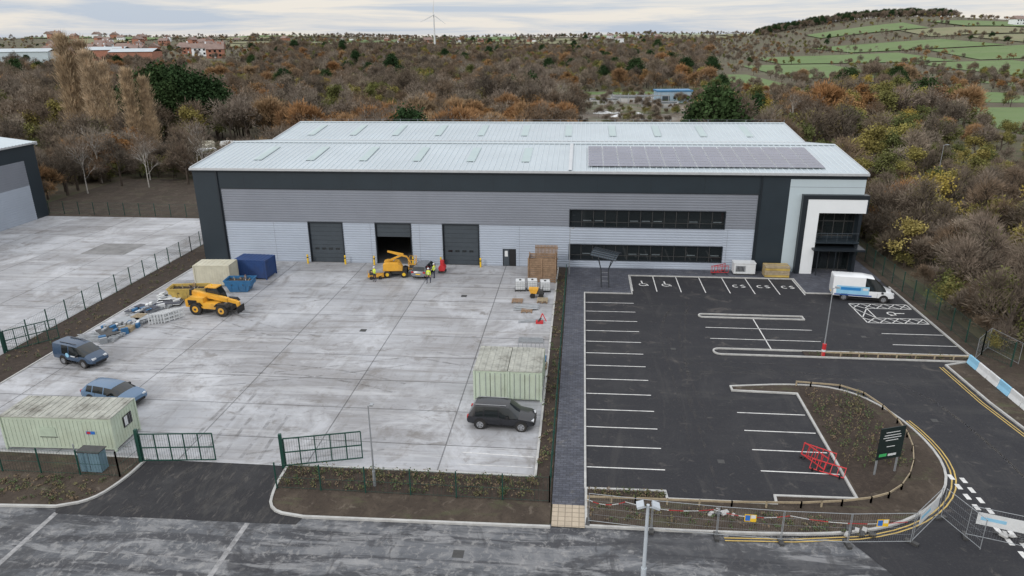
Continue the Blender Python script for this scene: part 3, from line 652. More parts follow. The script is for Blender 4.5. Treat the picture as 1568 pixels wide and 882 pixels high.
def boomlift():
    r=empty('boom_lift',(-20.9,76.4,.03),math.radians(8));b=MB('base')
    for x in(-.95,.95):
        for s in(-1,1): b.cyl((x,s*.7,.42),(x,s*1.08,.42),.42,RUBB,16);b.cyl((x,s*1.08,.42),(x,s*1.1,.42),.2,YEL,10)
    b.box(-1.2,1.2,-.6,.6,.35,.75,CHASS);b.make(parent=r,smooth=35)
    b=MB('turret');b.xprism([(-1.4,.8),(-1.4,1.6),(-1.1,1.75),(.3,1.7),(.8,1.2),(.8,.8)],-1.0,-.3,MACH);b.xprism([(-1.4,.8),(-1.4,1.6),(-1.0,1.7),(.3,1.6),(.7,.8)],.3,1.0,MACH);b.box(-1.1,.6,-.3,.3,.8,1.1,CHASS);b.make(parent=r,bevel=.05)
    b=MB('boom')
    b.cyl((-1.0,0,1.7),(.9,0,2.5),.14,MACH,4);b.cyl((.9,0,2.5),(-.9,0,2.9),.13,MACH,4);b.cyl((-.9,0,2.9),(1.3,0,2.2),.12,MACH,4);b.cyl((-.3,0,1.7),(.4,0,2.5),.05,GALV,6);b.cyl((1.3,0,2.2),(1.8,0,1.2),.08,MACH,4);b.make(parent=r)
    b=MB('basket')
    for z in(1.0,1.5,2.0): b.ribbon([(1.5,-.9),(2.3,-.9),(2.3,.9),(1.5,.9)],.04,z,z+.04,MACH,closed=True)
    for x in(1.5,2.3):
        for y in(-.9,0,.9): b.cyl((x,y,.9),(x,y,2.0),.025,MACH,6)
    b.box(1.5,2.3,-.9,.9,.88,.94,CHASS);b.make(parent=r)
boomlift()
r=empty('compact_plant_trailer',(-23.0,75.2,.03),.2);b=MB('deck');b.box(-.9,.9,-.5,.5,.25,.45,MACH)
for s in(-1,1):
    for x in(-.5,.5): b.cyl((x,s*.5,.2),(x,s*.62,.2),.2,RUBB,12)
b.box(-.7,-.1,-.35,.35,.45,.9,CHASS);b.cyl((.9,0,.3),(1.5,0,.3),.03,GALV,6)
for x in (-.85,.85): b.cyl((x,-.45,.45),(x,-.45,1.1),.02,MACH,5)
b.make(parent=r)
# ---------------------------------------------------------------- cabins & containers
def cabin(name,L,Wd,Hh,loc,rot,wall,roof):
    r=empty(name,loc,rot);b=MB('shell');b.box(-L/2,L/2,-Wd/2,Wd/2,.15,Hh,wall)
    k=int(L/.3)
    for i in range(k):
        x=-L/2+.15+i*(L-.2)/k
        for s in(-1,1): b.box(x,x+.13,min(s*Wd/2,s*(Wd/2+.022)),max(s*Wd/2,s*(Wd/2+.022)),.28,Hh-.16,wall)
    k=int(Wd/.3)
    for i in range(k):
        y=-Wd/2+.12+i*(Wd-.2)/k
        for s in(-1,1): b.box(min(s*L/2,s*(L/2+.022)),max(s*L/2,s*(L/2+.022)),y,y+.13,.28,Hh-.16,wall)
    for x in(-L/2,L/2):
        for y in(-Wd/2,Wd/2): b.box(x-.07,x+.07,y-.07,y+.07,.0,Hh+.01,wall)
    b.make(parent=r)
    b=MB('roof');b.box(-L/2-.05,L/2+.05,-Wd/2-.05,Wd/2+.05,Hh+.012,Hh+.06,roof)
    k=int(L/.45)
    for i in range(k): x=-L/2+.1+i*L/k;b.box(x,x+.2,-Wd/2,Wd/2,Hh+.06,Hh+.09,roof)
    b.make(parent=r);return r
c=cabin('site_cabin',7.6,2.8,2.45,(-34.3,39.65,.03),math.radians(2),CREAM,RUSTR)
b=MB('windows')
b.box(3.84,3.88,-.2,.75,1.1,1.9,BLACK);b.box(3.88,3.9,-.1,.2,1.2,1.85,WPLA)
for i in range(5): b.cyl((3.9,-.15+i*.2,1.1),(3.9,-.15+i*.2,1.9),.012,GALV,4)
b.box(2.0,2.6,-1.45,-1.44,1.3,1.52,M('sign_blue',(.03,.15,.5),.5,.05,2));b.box(2.05,2.3,-1.455,-1.45,1.33,1.5,RED)
b.box(-1.2,-.1,-1.45,-1.435,1.05,1.75,M('shuttered_window',(.42,.5,.4),.6,.1,2));b.box(-1.26,-.04,-1.46,-1.45,1.0,1.05,CHASS)
b.make(parent=c)
for x,m in((-6.35,CREAM),(-3.75,CREAM)):
    c=cabin('shipping_container',2.45,4.3,2.45,(x,49.6,.03),0,m,RUSTR)
    b=MB('doors');b.box(-1.05,1.05,-2.21,-2.185,.25,2.3,m);b.box(-.02,.02,-2.225,-2.21,.25,2.3,CHASS)
    for xx in(-.8,-.35,.35,.8): b.cyl((xx,-2.24,.2),(xx,-2.24,2.35),.018,GALV,6)
    b.make(parent=c)
cabin('shipping_container',3.9,2.3,2.4,(-40.4,72.1,.03),math.radians(4),CREAM2,CREAM2)
cabin('shipping_container',3.8,2.4,2.2,(-37.2,75.0,.03),math.radians(-3),BLUEP,BLUEP)
def skip(name,loc,rot,mat,fill,L=3.4):
    b=MB(name);h=1.3
    lo=[(-L*.32,-.75),(L*.32,-.75),(L*.32,.75),(-L*.32,.75)];hi=[(-L/2,-.88),(L/2,-.88),(L/2,.88),(-L/2,.88)]
    vs=[(x,y,.05) for x,y in lo]+[(x,y,h) for x,y in hi]+[(x*.93,y*.93,h) for x,y in hi]+[(x*.95,y*.93,.75) for x,y in hi]
    b.add(vs,[(0,3,2,1)]+[(i,(i+1)%4,4+(i+1)%4,4+i) for i in range(4)]+[(4+i,4+(i+1)%4,8+(i+1)%4,8+i) for i in range(4)]+[(8+i,8+(i+1)%4,12+(i+1)%4,12+i) for i in range(4)],mat)
    b.add([(vs[12+i][0],vs[12+i][1],.8+.1*i) for i in range(4)]+[(0,0,1.25)],[(0,1,4),(1,2,4),(2,3,4),(3,0,4)],fill)
    b.ribbon(hi,.08,h,h+.07,mat,closed=True)
    for s in(-1,1):
        for x in(-L*.2,L*.2): b.cyl((x,s*.86,.9),(x,s*.98,.9),.05,CHASS,8)
        for x in (-L*.25,0,L*.25): b.box(x-.04,x+.04,s*.83-.04,s*.83+.04,.3,h,mat)
    rr=random.Random(3)
    for i in range(14):
        x=rr.uniform(-1.1,1.1);y=rr.uniform(-.5,.5);b.cyl((x,y,1),(x+rr.uniform(-.5,.5),y+rr.uniform(-.4,.4),1.35+rr.random()*.25),.04,rr.choice([WOOD,WOODB,WPLA,CHASS]),4)
    return b.make(loc,rot)
skip('builders_skip',(-36.7,70.1,.03),math.radians(5),BLUE2,SOIL,3.0)
skip('builders_skip',(-41.0,67.2,.03),math.radians(8),SKIPY,BARK_M,3.9)
def pallet(b,x,y,z,m=WOODB,s=1.1):
    for i in range(6): yy=y-s/2+i*(s-.1)/5;b.box(x-s/2,x+s/2,yy,yy+.1,z+.11,z+.135,m)
    for xx in(x-s/2,x-.05,x+s/2-.1): b.box(xx,xx+.1,y-s/2,y+s/2,z,z+.108,m)
b=MB('material_stack');rr=random.Random(5)
for i in range(34):
    y=55.5+i*.34+rr.uniform(-.3,.3);x=-43.6+rr.uniform(-1.0,1.2)+(i/34)*.8;k=rr.choice([1,1,2,2,3])
    if i in (9,17): k=0
    b.T=Matrix.Translation((x,y,.04))@Matrix.Rotation(rr.uniform(-.9,.4),4,'Z')
    if k==0:
        for q in range(3): pallet(b,0,0,q*.14,WOOD)
    elif k==1:
        for q in range(9): b.cyl((-1.3+rr.uniform(-.2,.2),-.4+q*.1,.1+.08*(q%3)),(1.4,-.4+q*.1,.1+.08*(q%3)),.045,GALV,6)
    elif k==2:
        for q in range(5): b.box(-1.3+rr.uniform(-.2,.2),1.1,-.7,.6,.08*q,.08*q+.05,rr.choice([GALV,WPLA,GALV,CHASS,BLOCK]))
    else:
        for q in range(4): b.box(-.7+q*.35,-.45+q*.35,-.3,.3,0,.25+rr.random()*.35,rr.choice([WPLA,BLUE2,GALV,GALV,WPLA]))
b.T=Matrix.Identity(4);b.make()
b=MB('plastic_barrier_stack')
for q in range(6):
    b.T=Matrix.Translation((-40.6+.25*q,60.7+.1*q,.04))@Matrix.Rotation(1.0,4,'Z')
    for z in(.1,.45,.85): b.box(-1,1,-.03,.03,z,z+.12,WPLA)
    for x in(-1,-.5,0,.5,1): b.box(x-.05,x+.05,-.035,.035,0,1,WPLA)
b.T=Matrix.Identity(4);b.make()
b=MB('timber_crate')
x0,x1,y0,y1=-5.5,-2.5,74.9,77.1
for zz in range(11):
    z0=.1+zz*.25
    for yy in(y0,y1): b.box(x0,x1,yy-.02,yy+.02,z0,z0+.2,WOODB)
    for xx in (x0,x1): b.box(xx-.02,xx+.02,y0+.02,y1-.02,z0,z0+.2,WOODB)
for x in (x0,-4,x1):
    for y in(y0-.07,y1+.07): b.box(x-.06,x+.06,y-.05,y+.05,0,2.9,WOODB)
b.make()
b=MB('timber_screen')
for i in range(16): b.box(-4.9+i*.16,-4.78+i*.16,77.7,77.76,.1,3.6,WOODB)
for z in(.6,1.9,3.2): b.box(-4.95,-2.3,77.76,77.82,z,z+.12,WOODB)
b.make()
def ibc(name,x,y):
    b=MB(name);b.box(-.5,.5,-.55,.55,.2,1.1,WPLA);pallet(b,0,0,0,CHASS,1.15)
    for z in(.3,.6,.85,1.1): b.ribbon([(-.53,-.58),(.53,-.58),(.53,.58),(-.53,.58)],.03,z,z+.03,GALV,closed=True)
    for i in range(5):
        for s in(-1,1): b.cyl((-.53+i*.265,s*.58,.2),(-.53+i*.265,s*.58,1.12),.012,GALV,4)
    b.cyl((0,0,1.1),(0,0,1.2),.12,CHASS,10);b.make((x,y,.03),.1)
ibc('ibc_tank',-6.2,72.4);ibc('ibc_tank',-4.9,72.6);ibc('ibc_tank',-3.5,72.3)
b=MB('pallet_stack')
for (x,y,n) in((-5.0,66.1,1),(-6.2,68.8,1),(-3.6,68.9,2),(-4.4,54.3,4),(-5.9,53.8,3),(-2.9,53.4,2)):
    for q in range(n): pallet(b,x,y,.03+q*.14,WOOD if q%2 else WOODB)
b.make()
b=MB('scaffold_tube_stack')
for i in range(14): b.cyl((-5.6+.08*(i%5),62.9+.1*i*.3,.08+.06*(i//5)),(-3.4+.1*(i%3),63.4+.1*i*.3,.08+.06*(i//5)),.03,GALV,6)
for i in range(18): b.cyl((-6.4+.08*(i%5),66.2+.06*i,.08+.06*(i//5)),(-4.0+.1*(i%3),66.4+.06*i,.2+.06*(i//5)),.035,GALV,6)
for i in range(7): b.cyl((-5+.4*i,55.2,.1),(-4.9+.35*i,55.6,1.5),.03,GALV,5)
for i in range(5): b.box(-5.2,-3,58.3+i*.2,58.4+i*.2,.04,.2,GALV)
b.make()
b=MB('red_site_tool');b.cyl((-3.6,63.2,.1),(-3.3,63.4,.9),.06,RED,6);b.cyl((-3.3,63.4,.9),(-2.9,63.1,.2),.05,RED,6);b.box(-3.9,-3.2,62.8,63.3,.04,.25,RED);b.cyl((-3.7,62.9,.25),(-3.4,63.0,.6),.08,CHASS,8);b.make()
b=MB('small_dumper');b.xprism([(-4.9,.5),(-5.1,1.0),(-4.1,1.0),(-4.3,.5)],69.9,70.7,MACH);b.box(-4.3,-3.6,70,70.6,.4,.8,CHASS)
for x in(-4.7,-3.8):
    for y in(69.85,70.75): b.cyl((x,y-.07,.28),(x,y+.07,.28),.27,RUBB,14)
b.cyl((-3.7,70.3,.8),(-3.6,70.3,1.3),.03,BLACK,5);b.make()
b=MB('blue_tarpaulin_stack')
for q in range(3): b.box(-3.3-.1*q,-2.5+.03*q,52.9,53.9,.35+.2*q,.54+.2*q,BLUE2 if q!=1 else WPLA)
b.make(bevel=.04)
b=MB('fuel_bowser');b.cyl((-15.8,77.4,.6),(-15.8,78.3,.6),.4,RED,14);b.box(-16.2,-15.4,77.4,78.3,.05,.3,CHASS);b.cyl((-15.8,77.85,1.0),(-15.8,77.85,1.5),.25,RED,10);b.make()
b=MB('site_generator');b.box(17.7,20.1,79.0,80.2,.25,1.45,WPLA);b.box(17.9,19.0,78.96,79.0,.5,1.2,GALV);b.box(17.65,20.15,78.95,80.25,1.45,1.52,WPLA);b.box(17.9,20,79.1,80.1,.07,.25,CHASS)
for i in range(6): b.box(18+.15*i,18.08+.15*i,78.94,78.96,.55,1.15,BLACK)
b.make(bevel=.02)
b=MB('timber_pack')
for q in range(5):
    for i in range(6): b.box(21.0,23.7,78.3+i*.22,78.5+i*.22,.15+q*.26,.38+q*.26,WOOD if (q+i)%3 else SKIPY)
b.make()
def redbar(name,loc,rot,lean=0.,n=1):
    b=MB(name)
    for q in range(n):
        b.T=Matrix.Translation((0,q*.45,0))@Matrix.Rotation(.5*q,4,'Z')@Matrix.Rotation(lean,4,'X')
        for z in(.15,.92): b.box(-1,1,-.02,.02,z,z+.06,RED)
        for i in range(6): x=-1+i*.4;b.box(x-.018,x+.018,-.015,.015,.15,1.0,RED)
        for x in(-.8,.8): b.box(x-.05,x+.05,-.3,.3,0,.06,BLACK)
    b.T=Matrix.Identity(4);return b.make(loc,rot)
redbar('red_pedestrian_barrier',(16.2,79.3,.08),.1,n=2)
redbar('red_pedestrian_barrier',(15.2,40.7,.03),-1.1,-.3,2);redbar('red_pedestrian_barrier',(15.7,39.5,.03),-.5,-1.2,1)
b=MB('water_filled_barrier')
for i in range(7):
    y=57.0-i*1.5;b.T=Matrix.Translation((32.6+.02*i,y,.07))
    b.xprism([(-.2,0),(.2,0),(.09,.35),(.07,.75),(-.07,.75),(-.09,.35)],-1.45,0,WPLA if i%3 else BANB)
b.T=Matrix.Identity(4);b.make(bevel=.03)
b=MB('utility_cabinet');b.box(-31.2,-29.8,35.9,36.6,.1,1.5,M('cabinet_blue',(.13,.21,.26),.5,.08,2));b.box(-31.28,-29.72,35.85,36.68,1.5,1.56,CHASS);b.box(-30.51,-30.49,35.89,35.9,.2,1.45,BLACK);b.cyl((-31.6,36.2,.1),(-31.6,36.2,1.9),.04,GALV,6);b.make()
b=MB('development_sign')
b.T=Matrix.Translation((19.4,39.9,.09))@Matrix.Rotation(math.radians(20),4,'Z')
for x in(-.75,.75): b.box(x-.05,x+.05,.03,.1,0,2.2,GALV)
b.box(-.9,.9,-.03,.02,1.1,3.3,M('sign_dark_green',(.01,.02,.02),.4,.05,2))
for i,(w,zz) in enumerate(((.5,2.95),(.6,2.75),(.65,2.58),(.45,2.4),(.3,1.95))): b.box(-w,w,-.034,-.03,zz,zz+.05,WPLA)
b.box(-.75,-.2,-.034,-.03,1.3,1.5,M('sign_green',(.05,.4,.12),.5,.05,2));b.box(-.1,.5,-.034,-.03,1.3,1.45,WPLA)
b.T=Matrix.Identity(4);b.make()
def lamp(name,x,y,h,arm=.6,double=False,r=.06):
    b=MB(name);b.cyl((0,0,0),(0,0,1.1),r*1.5,GALV,10);b.cyl((0,0,1.1),(0,0,h),r,GALV,8,r*.6)
    for s in ((1,-1) if double else (1,)):
        b.cyl((0,0,h-.05),(s*arm*.6,0,h+.03),.03,GALV,6);b.xprism([(s*arm*.5,h),(s*arm*1.3,h+.04),(s*arm*1.3,h+.1),(s*arm*.5,h+.12)],-.14,.14,GALV);b.box(min(s*arm*.6,s*arm*1.2),max(s*arm*.6,s*arm*1.2),-.1,.1,h-.012,h-.003,LAMPG)
    return b.make((x,y,.03),0,smooth=35)
lamp('street_lamp',-12.1,36,5.6,.25);lamp('street_lamp',21,57.4,6.2,.4)
b=MB('street_lamp');LP=M('lamp_post_pale_grey',(.42,.46,.5),.4,.1,2);b.cyl((0,0,0),(0,0,1.2),.14,LP,12);b.cyl((0,0,1.2),(0,0,4.9),.1,LP,10,.08)
b.cyl((-.4,0,4.75),(.4,0,4.75),.035,LP,6)
for s in(-1,1): b.T=Matrix.Translation((s*.36,0,4.88))@Matrix.Rotation(s*.35,4,'Y');b.box(-.18,.18,-.26,.22,-.05,.08,LP);b.box(-.13,.13,-.2,.17,-.062,-.052,LAMPG);b.T=Matrix.Identity(4)
b.make((3.6,28.9,.0),0,smooth=35)
lamp('street_lamp',58,121,9,.6);lamp('street_lamp',-1.0,78,5.5,.4)
b=MB('lamp_base_guard');b.cyl((21,57.4,.1),(21,57.4,1.2),.16,RED,10);b.cyl((21,57.4,.5),(21,57.4,.7),.165,WPLA,10);b.make()
b=MB('cycle_shelter')
p=lambda a,t:(1.7+t*2.7+.5*math.sin(a),74.2+1.5*math.sin(a),3.3+1.1*math.cos(a)-.6*t)
for i in range(11):
    for s in range(8): a0=-.95+s*.24;b.cyl(p(a0,i/10),p(a0+.24,i/10),.035,DARK2,5)
for s in range(9):
    a=-.95+s*.24
    for i in range(5): b.cyl(p(a,i/5),p(a,(i+1)/5),.035,DARK2,5)
for x,y in((2.6,74.9),(3.4,74.9),(2.6,73.7),(3.4,73.7)):
    b.cyl((x,y,.07),(x-.1,74.2,2.0),.06,DARK2,6);b.cyl((x-.1,74.2,2.0),(x+(x-3)*1.4,y+(y-74.3)*.5,3.75),.045,DARK2,6)
for z in(.5,1.0,1.5): b.cyl((2.6,74.6,z),(3.4,74.6,z),.03,GALV,6)
mm=M('tinted_polycarbonate',(.06,.08,.1),.15,.05,2)
for i in range(5):
    for s in range(0,8):
        a0=-.95+s*.24;q=[p(a0,i/5),p(a0,(i+1)/5),p(a0+.24,(i+1)/5),p(a0+.24,i/5)]
        b.add([(v[0],v[1],v[2]-.05) for v in q],[(0,1,2,3)],mm)
b.make()
# ---------------------------------------------------------------- people
def person(name,loc,rot,arms,legs=.12,hat=WPLA,vest=HIVIS):
    root=empty(name,loc,rot);V=[];E=[];R=[]
    def v(p,r,par=None):
        V.append(p);R.append(r)
        if par is not None: E.append((par,len(V)-1))
        return len(V)-1
    pel=v((0,0,.98),.15);sp=v((0,.01,1.15),.14,pel);ch=v((0,0,1.36),.155,sp);nk=v((0,0,1.52),.06,ch);hd=v((0,.02,1.6),.075,nk);ht=v((0,.025,1.7),.085,hd);v((0,.01,1.76),.06,ht)
    for s in(-1,1):
        hip=v((s*.1,0,.93),.1,pel);kn=v((s*.12,s*legs+.03,.52),.068,hip);an=v((s*.13,s*legs-.03 if s>0 else s*legs,.1),.045,kn);v((s*.14,s*legs+.15,.04),.04,an)
        sh=v((s*.19,0,1.44),.065,ch);A=arms[0 if s<0 else 1]
        el=v(A[0],.045,sh);wr=v(A[1],.032,el);d=(Vector(A[1])-Vector(A[0])).normalized();pm=Vector(A[1])+d*.07;pa=v(tuple(pm),.033,wr)
        side=d.orthogonal().normalized()
        for k in range(4):
            o=side*(.03-.02*k);l=(.07,.08,.075,.06)[k];f1=v(tuple(pm+o+d*.05),.0095,pa);v(tuple(pm+o+d*(.05+l*.5)+Vector((0,.02,0))),.009,f1)
        v(tuple(pm+side*.05+d*.01),.0105,pa)
    me=bpy.data.meshes.new('body');me.from_pydata(V,E,[]);o=bpy.data.objects.new('body',me);COL.objects.link(o)
    o.modifiers.new('s','SKIN')
    if not me.skin_vertices:
        bpy.context.view_layer.objects.active=o;bpy.ops.mesh.customdata_skin_add()
    sk=me.skin_vertices[0].data
    for i,r in enumerate(R): sk[i].radius=(r,r*.8 if i in(0,1,2) else r);sk[i].use_root=(i==0)
    sb=o.modifiers.new('u','SUBSURF');sb.levels=1;sb.render_levels=1
    dg=bpy.context.evaluated_depsgraph_get();me2=bpy.data.meshes.new_from_object(o.evaluated_get(dg));bpy.data.objects.remove(o)
    me2.materials.clear()
    for m in(NAVY,vest,SKIN,hat,BLACK): me2.materials.append(m)
    for p in me2.polygons:
        c=p.center;k=0
        if c.z<.12:k=4
        elif c.z>1.52:k=2
        elif c.z>1.0:k=1
        for a in arms:
            h=Vector(a[1])
            if (c-h).length<.2 and (c-h).dot(h-Vector(a[0]))>0:k=2
        p.material_index=k;p.use_smooth=True
    o=bpy.data.objects.new('body',me2);COL.objects.link(o);o.parent=root
    b=MB('head_details')
    b.cyl((0,.02,1.715),(0,.02,1.8),.115,hat,14,.07);b.cyl((0,.05,1.705),(0,.05,1.717),.135,hat,14)
    b.add([(-.014,.1,1.62),(.014,.1,1.62),(0,.135,1.625),(0,.1,1.66)],[(0,1,2),(0,2,3),(1,3,2)],SKIN)
    for s in(-1,1): b.cyl((s*.03,.095,1.66),(s*.03,.106,1.66),.01,BLACK,6);b.cyl((s*.085,.02,1.63),(s*.1,.02,1.63),.025,SKIN,6)
    b.box(-.025,.025,.098,.104,1.585,1.592,M('lips',(.3,.1,.09),.6,.05,5));b.make(parent=root)
    b=MB('vest_bands')
    for z in(1.12,1.28): b.cyl((0,.0,z),(0,.0,z+.05),.152,LAMPG,12)
    b.make(parent=root)
dn=(((-.25,.02,1.17),(-.27,.1,.93)),((.25,.02,1.17),(.27,.1,.93)))
person('site_worker',(-22.8,74.0,.03),2.4,(((-.25,.05,1.17),(-.15,.28,1.2)),((.25,.05,1.17),(.15,.28,1.2))),.05)
person('site_worker',(-16.6,73.9,.03),2.9,dn,.18)
person('site_worker',(-16.3,75.6,.03),1.2,(((-.25,.02,1.17),(-.2,.22,1.05)),((.25,.02,1.17),(.27,.1,.93))),.1)
# ---------------------------------------------------------------- trees
BARK=M('bark',(.085,.07,.058),.9,.3,3,spec=0.)
BARKP=M('pale_bark',(.22,.18,.14),.9,.3,3,spec=0.)
BIRCH=M('birch_bark',(.42,.4,.37),.8,.35,2,spec=0.)
def treemesh(name,seed,H=10.,kind='bare',spread=.42,tw=16,leaf=None,bark=None,ncl=7,trunk=.3,lw=.07,ll=.8,up=.35,cl=.9):
    r=random.Random(seed);b=MB(name);bark=bark or BARK;ends=[]
    def tube(p,q,r0,r1,n): b.cyl(p,q,r0,bark,n,r1,cap=False)
    def grow(p,d,l,rad,lev):
        segs=2 if lev<2 else 1;q=p
        for s in range(segs):
            nd=(d+Vector((r.uniform(-.2,.2),r.uniform(-.2,.2),r.uniform(-.05,.2)))).normalized();q2=q+nd*l/segs;tube(q,q2,rad*(1-.3*s),rad*(.7-.25*s),5 if lev<1 else 3);q=q2;d=nd
        if lev>=2:ends.append((q,d))
        if lev<3:
            for k in range((5,4,4)[lev] if lev>0 else ncl):
                a=r.uniform(0,math.tau);ang=r.uniform(.35,.95)
                o=d.orthogonal().normalized();o=(Matrix.Rotation(a,3,d)@o)
                nd=(d*math.cos(ang)+o*math.sin(ang)+Vector((0,0,up*.4))).normalized()
                st=p+(q-p)*r.uniform(.45,1.) if lev>0 else q
                grow(st,nd,l*r.uniform(.5,.72),rad*.5,lev+1)
    if kind=='poplar':
        top=Vector((0,0,H));tube(Vector((0,0,0)),top*.97,trunk,.04,6)
        for i in range(170):
            t=r.uniform(.06,.97);a=r.uniform(0,math.tau);l=H*.17*(1-t)**.5*r.uniform(.5,1.25)+.5
            p=Vector((0,0,H*t));d=Vector((math.cos(a)*.36,math.sin(a)*.36,.9)).normalized();q=p+d*l;tube(p,q,.06*(1-t)+.02,.015,3);ends.append((q,d));ends.append((p+d*l*.6,d))
    else:
        tl=H*.28;n=max(3,ncl);base=Vector((0,0,0));t1=Vector((r.uniform(-.2,.2),r.uniform(-.2,.2),tl));tube(base,t1,trunk,trunk*.75,6)
        t2=t1+Vector((r.uniform(-.3,.3),r.uniform(-.3,.3),H*.3));tube(t1,t2,trunk*.75,trunk*.35,5)
        for k in range(n):
            a=k*2.4+r.uniform(-.4,.4);tt=r.random();p=t1+(t2-t1)*tt;d=Vector((math.cos(a)*spread*2*(1.1-tt*.6),math.sin(a)*spread*2*(1.1-tt*.6),.55+tt*.5)).normalized()
            grow(p,d,H*r.uniform(.24,.34),trunk*.4,1)
    for q,d in ends:
        for k in range(tw):
            o=Vector((r.gauss(0,1),r.gauss(0,1),r.gauss(0,.8)))*cl*.5;c=q+o
            if kind in('bare','poplar'):
                dd=(d*.8+o.normalized()*.9+Vector((0,0,up))).normalized();l=ll*r.uniform(.5,1.2);s=dd.orthogonal().normalized();s=Matrix.Rotation(r.uniform(0,6.28),3,dd)@s;w=lw*r.uniform(.6,1.3)
                b.add([tuple(c-s*w),tuple(c+s*w),tuple(c+dd*l)],[(0,1,2)],leaf)
            else:
                w=lw*r.uniform(.6,1.4);n_=Vector((r.gauss(0,1),r.gauss(0,1),r.gauss(0,1)+.4)).normalized();s=n_.orthogonal().normalized();t=n_.cross(s)
                b.add([tuple(c-s*w),tuple(c-t*w*.7),tuple(c+s*w),tuple(c+t*w*.8)],[(0,1,2,3)],leaf)
    me=bpy.data.meshes.new(name);me.from_pydata(b.v,[],b.f)
    for m in b.m: me.materials.append(m)
    me.polygons.foreach_set('material_index',b.mi);me.update();return me
F_bare=folmat('bare_twigs',[(.13,.105,.08),(.24,.2,.165),(.15,.108,.074),(.3,.255,.205),(.1,.085,.07),(.2,.165,.125),(.18,.13,.09)])
F_rust=folmat('rust_foliage',[(.26,.14,.06),(.21,.115,.052),(.3,.185,.085),(.17,.11,.07)])
F_oliv=folmat('olive_foliage',[(.15,.155,.055),(.11,.125,.05),(.26,.22,.075),(.1,.115,.045)])
F_yell=folmat('yellow_foliage',[(.38,.28,.07),(.27,.25,.08),(.36,.3,.11)])
F_dark=folmat('ivy_foliage',[(.035,.065,.028),(.028,.052,.024),(.05,.08,.032)])
F_pop=folmat('poplar_twigs',[(.42,.32,.21),(.5,.39,.27)])
F_will=folmat('willow_foliage',[(.32,.18,.085),(.27,.17,.095),(.34,.22,.12),(.27,.21,.14)])
TM={'bare':[treemesh('bare_tree_a',1,10,leaf=F_bare,tw=11,lw=.075),treemesh('bare_tree_b',2,11,leaf=F_bare,tw=11,spread=.35,ncl=8,lw=.075),treemesh('bare_tree_c',3,8.5,leaf=F_bare,tw=11,spread=.5,ncl=8,lw=.07)],
 'fine':[treemesh('bare_tree_fine_a',1,10,leaf=F_bare,tw=18,lw=.045),treemesh('bare_tree_fine_b',5,10.5,leaf=F_bare,tw=18,spread=.38,ncl=8,lw=.045),treemesh('bare_tree_fine_c',3,8.5,leaf=F_bare,tw=16,spread=.5,ncl=8,lw=.045)],
 'rust':[treemesh('rust_tree_a',11,9,'leaf',leaf=F_rust,tw=13,lw=.2,cl=1.1),treemesh('rust_tree_b',12,8,'leaf',leaf=F_rust,tw=11,lw=.18,spread=.5)],
 'olive':[treemesh('olive_tree_a',21,8.5,'leaf',leaf=F_oliv,tw=15,lw=.195,cl=1.1),treemesh('olive_tree_b',22,7,'leaf',leaf=F_oliv,tw=13,lw=.175,spread=.55)],
 'yellow':[treemesh('yellow_tree_a',31,7.5,'leaf',leaf=F_yell,tw=12,lw=.16)],
 'birch':[treemesh('birch_tree_a',35,11,'bare',leaf=F_bare,tw=9,lw=.04,spread=.26,bark=BIRCH,trunk=.16)],
 'dark':[treemesh('ivy_tree_a',41,12,'leaf',leaf=F_dark,tw=26,lw=.27,cl=1.7,spread=.3)],
 'willow':[treemesh('willow_tree_a',51,9.5,'bare',leaf=F_will,tw=18,spread=.5,ncl=9,lw=.11,ll=1.1,cl=1.1)],
 'shrub':[treemesh('shrub_a',61,3.2,'leaf',leaf=F_oliv,tw=7,lw=.1,spread=.7,trunk=.06,cl=.7),treemesh('shrub_b',62,3.5,'bare',leaf=F_bare,tw=12,lw=.035,spread=.7,trunk=.05,cl=.6,ll=.6)],
 'poplar':[treemesh('poplar_a',71,24,'poplar',leaf=F_pop,tw=20,trunk=.4,lw=.065,ll=1.3,cl=1.1,up=1.,bark=BARKP),treemesh('poplar_b',72,24,'poplar',leaf=F_pop,tw=16,trunk=.4,lw=.065,ll=1.3,cl=1.2,up=1.,bark=BARKP)]}
def single(name,kind,x,y,s,k=0,w=1.):
    me=TM[kind][k%len(TM[kind])];o=bpy.data.objects.new(name,me);COL.objects.link(o);o.location=(x,y,th(x,y)-.02);o.rotation_euler=(0,0,rnd.uniform(0,6.28));o.scale=(s*w*rnd.uniform(.9,1.1),s*w*rnd.uniform(.9,1.1),s)
    return o
for i,(x,y,s) in enumerate(((-122.5,166,1.1),(-119.5,168,1.05),(-116.5,165,.95),(-113.5,166,.85),(-104,160,.8),(-101.5,162,.72),(-126,172,.85))): single('poplar_tree','poplar',x,y,s,i,1.05)
for x,y,s in((-123,193,1.3),(-120,190,1.4),(-116,192,1.5),(-112,193,1.45),(-109,190,1.4),(-105,192,1.35),(-115,198,1.5),(-110,187,1.2),(-102,194,1.25),(-118,186,1.1)): single('ivy_covered_tree','dark',x,y,s)
for x,y,s in((-88,118,.8),(-80,124,.75),(-70,126,.8),(-62,128,.75),(-92,128,.9),(-75,133,.95),(-84,131,.8)): single('birch_tree','birch',x,y,s)
near=[(38.5,84,.7),(40.5,78,.62),(38.8,92,.85),(39,100,.8),(42,88,.85),(45,82,.8),(44,95,.9),(37.5,107,.8),(47,74,.72),(50,80,.9),(43,70,.55),(54,88,.9),(48,100,1),(40,115,.95),(51,68,.7),(46,62,.6),(56,72,.9)]
for i,(x,y,s) in enumerate(near):
    n_,k_=('yellow_leaved_tree','yellow') if i%6==0 else (('olive_leaved_tree','olive') if i%6==3 else ('bare_tree','fine'));single(n_,k_,x,y,s,i)
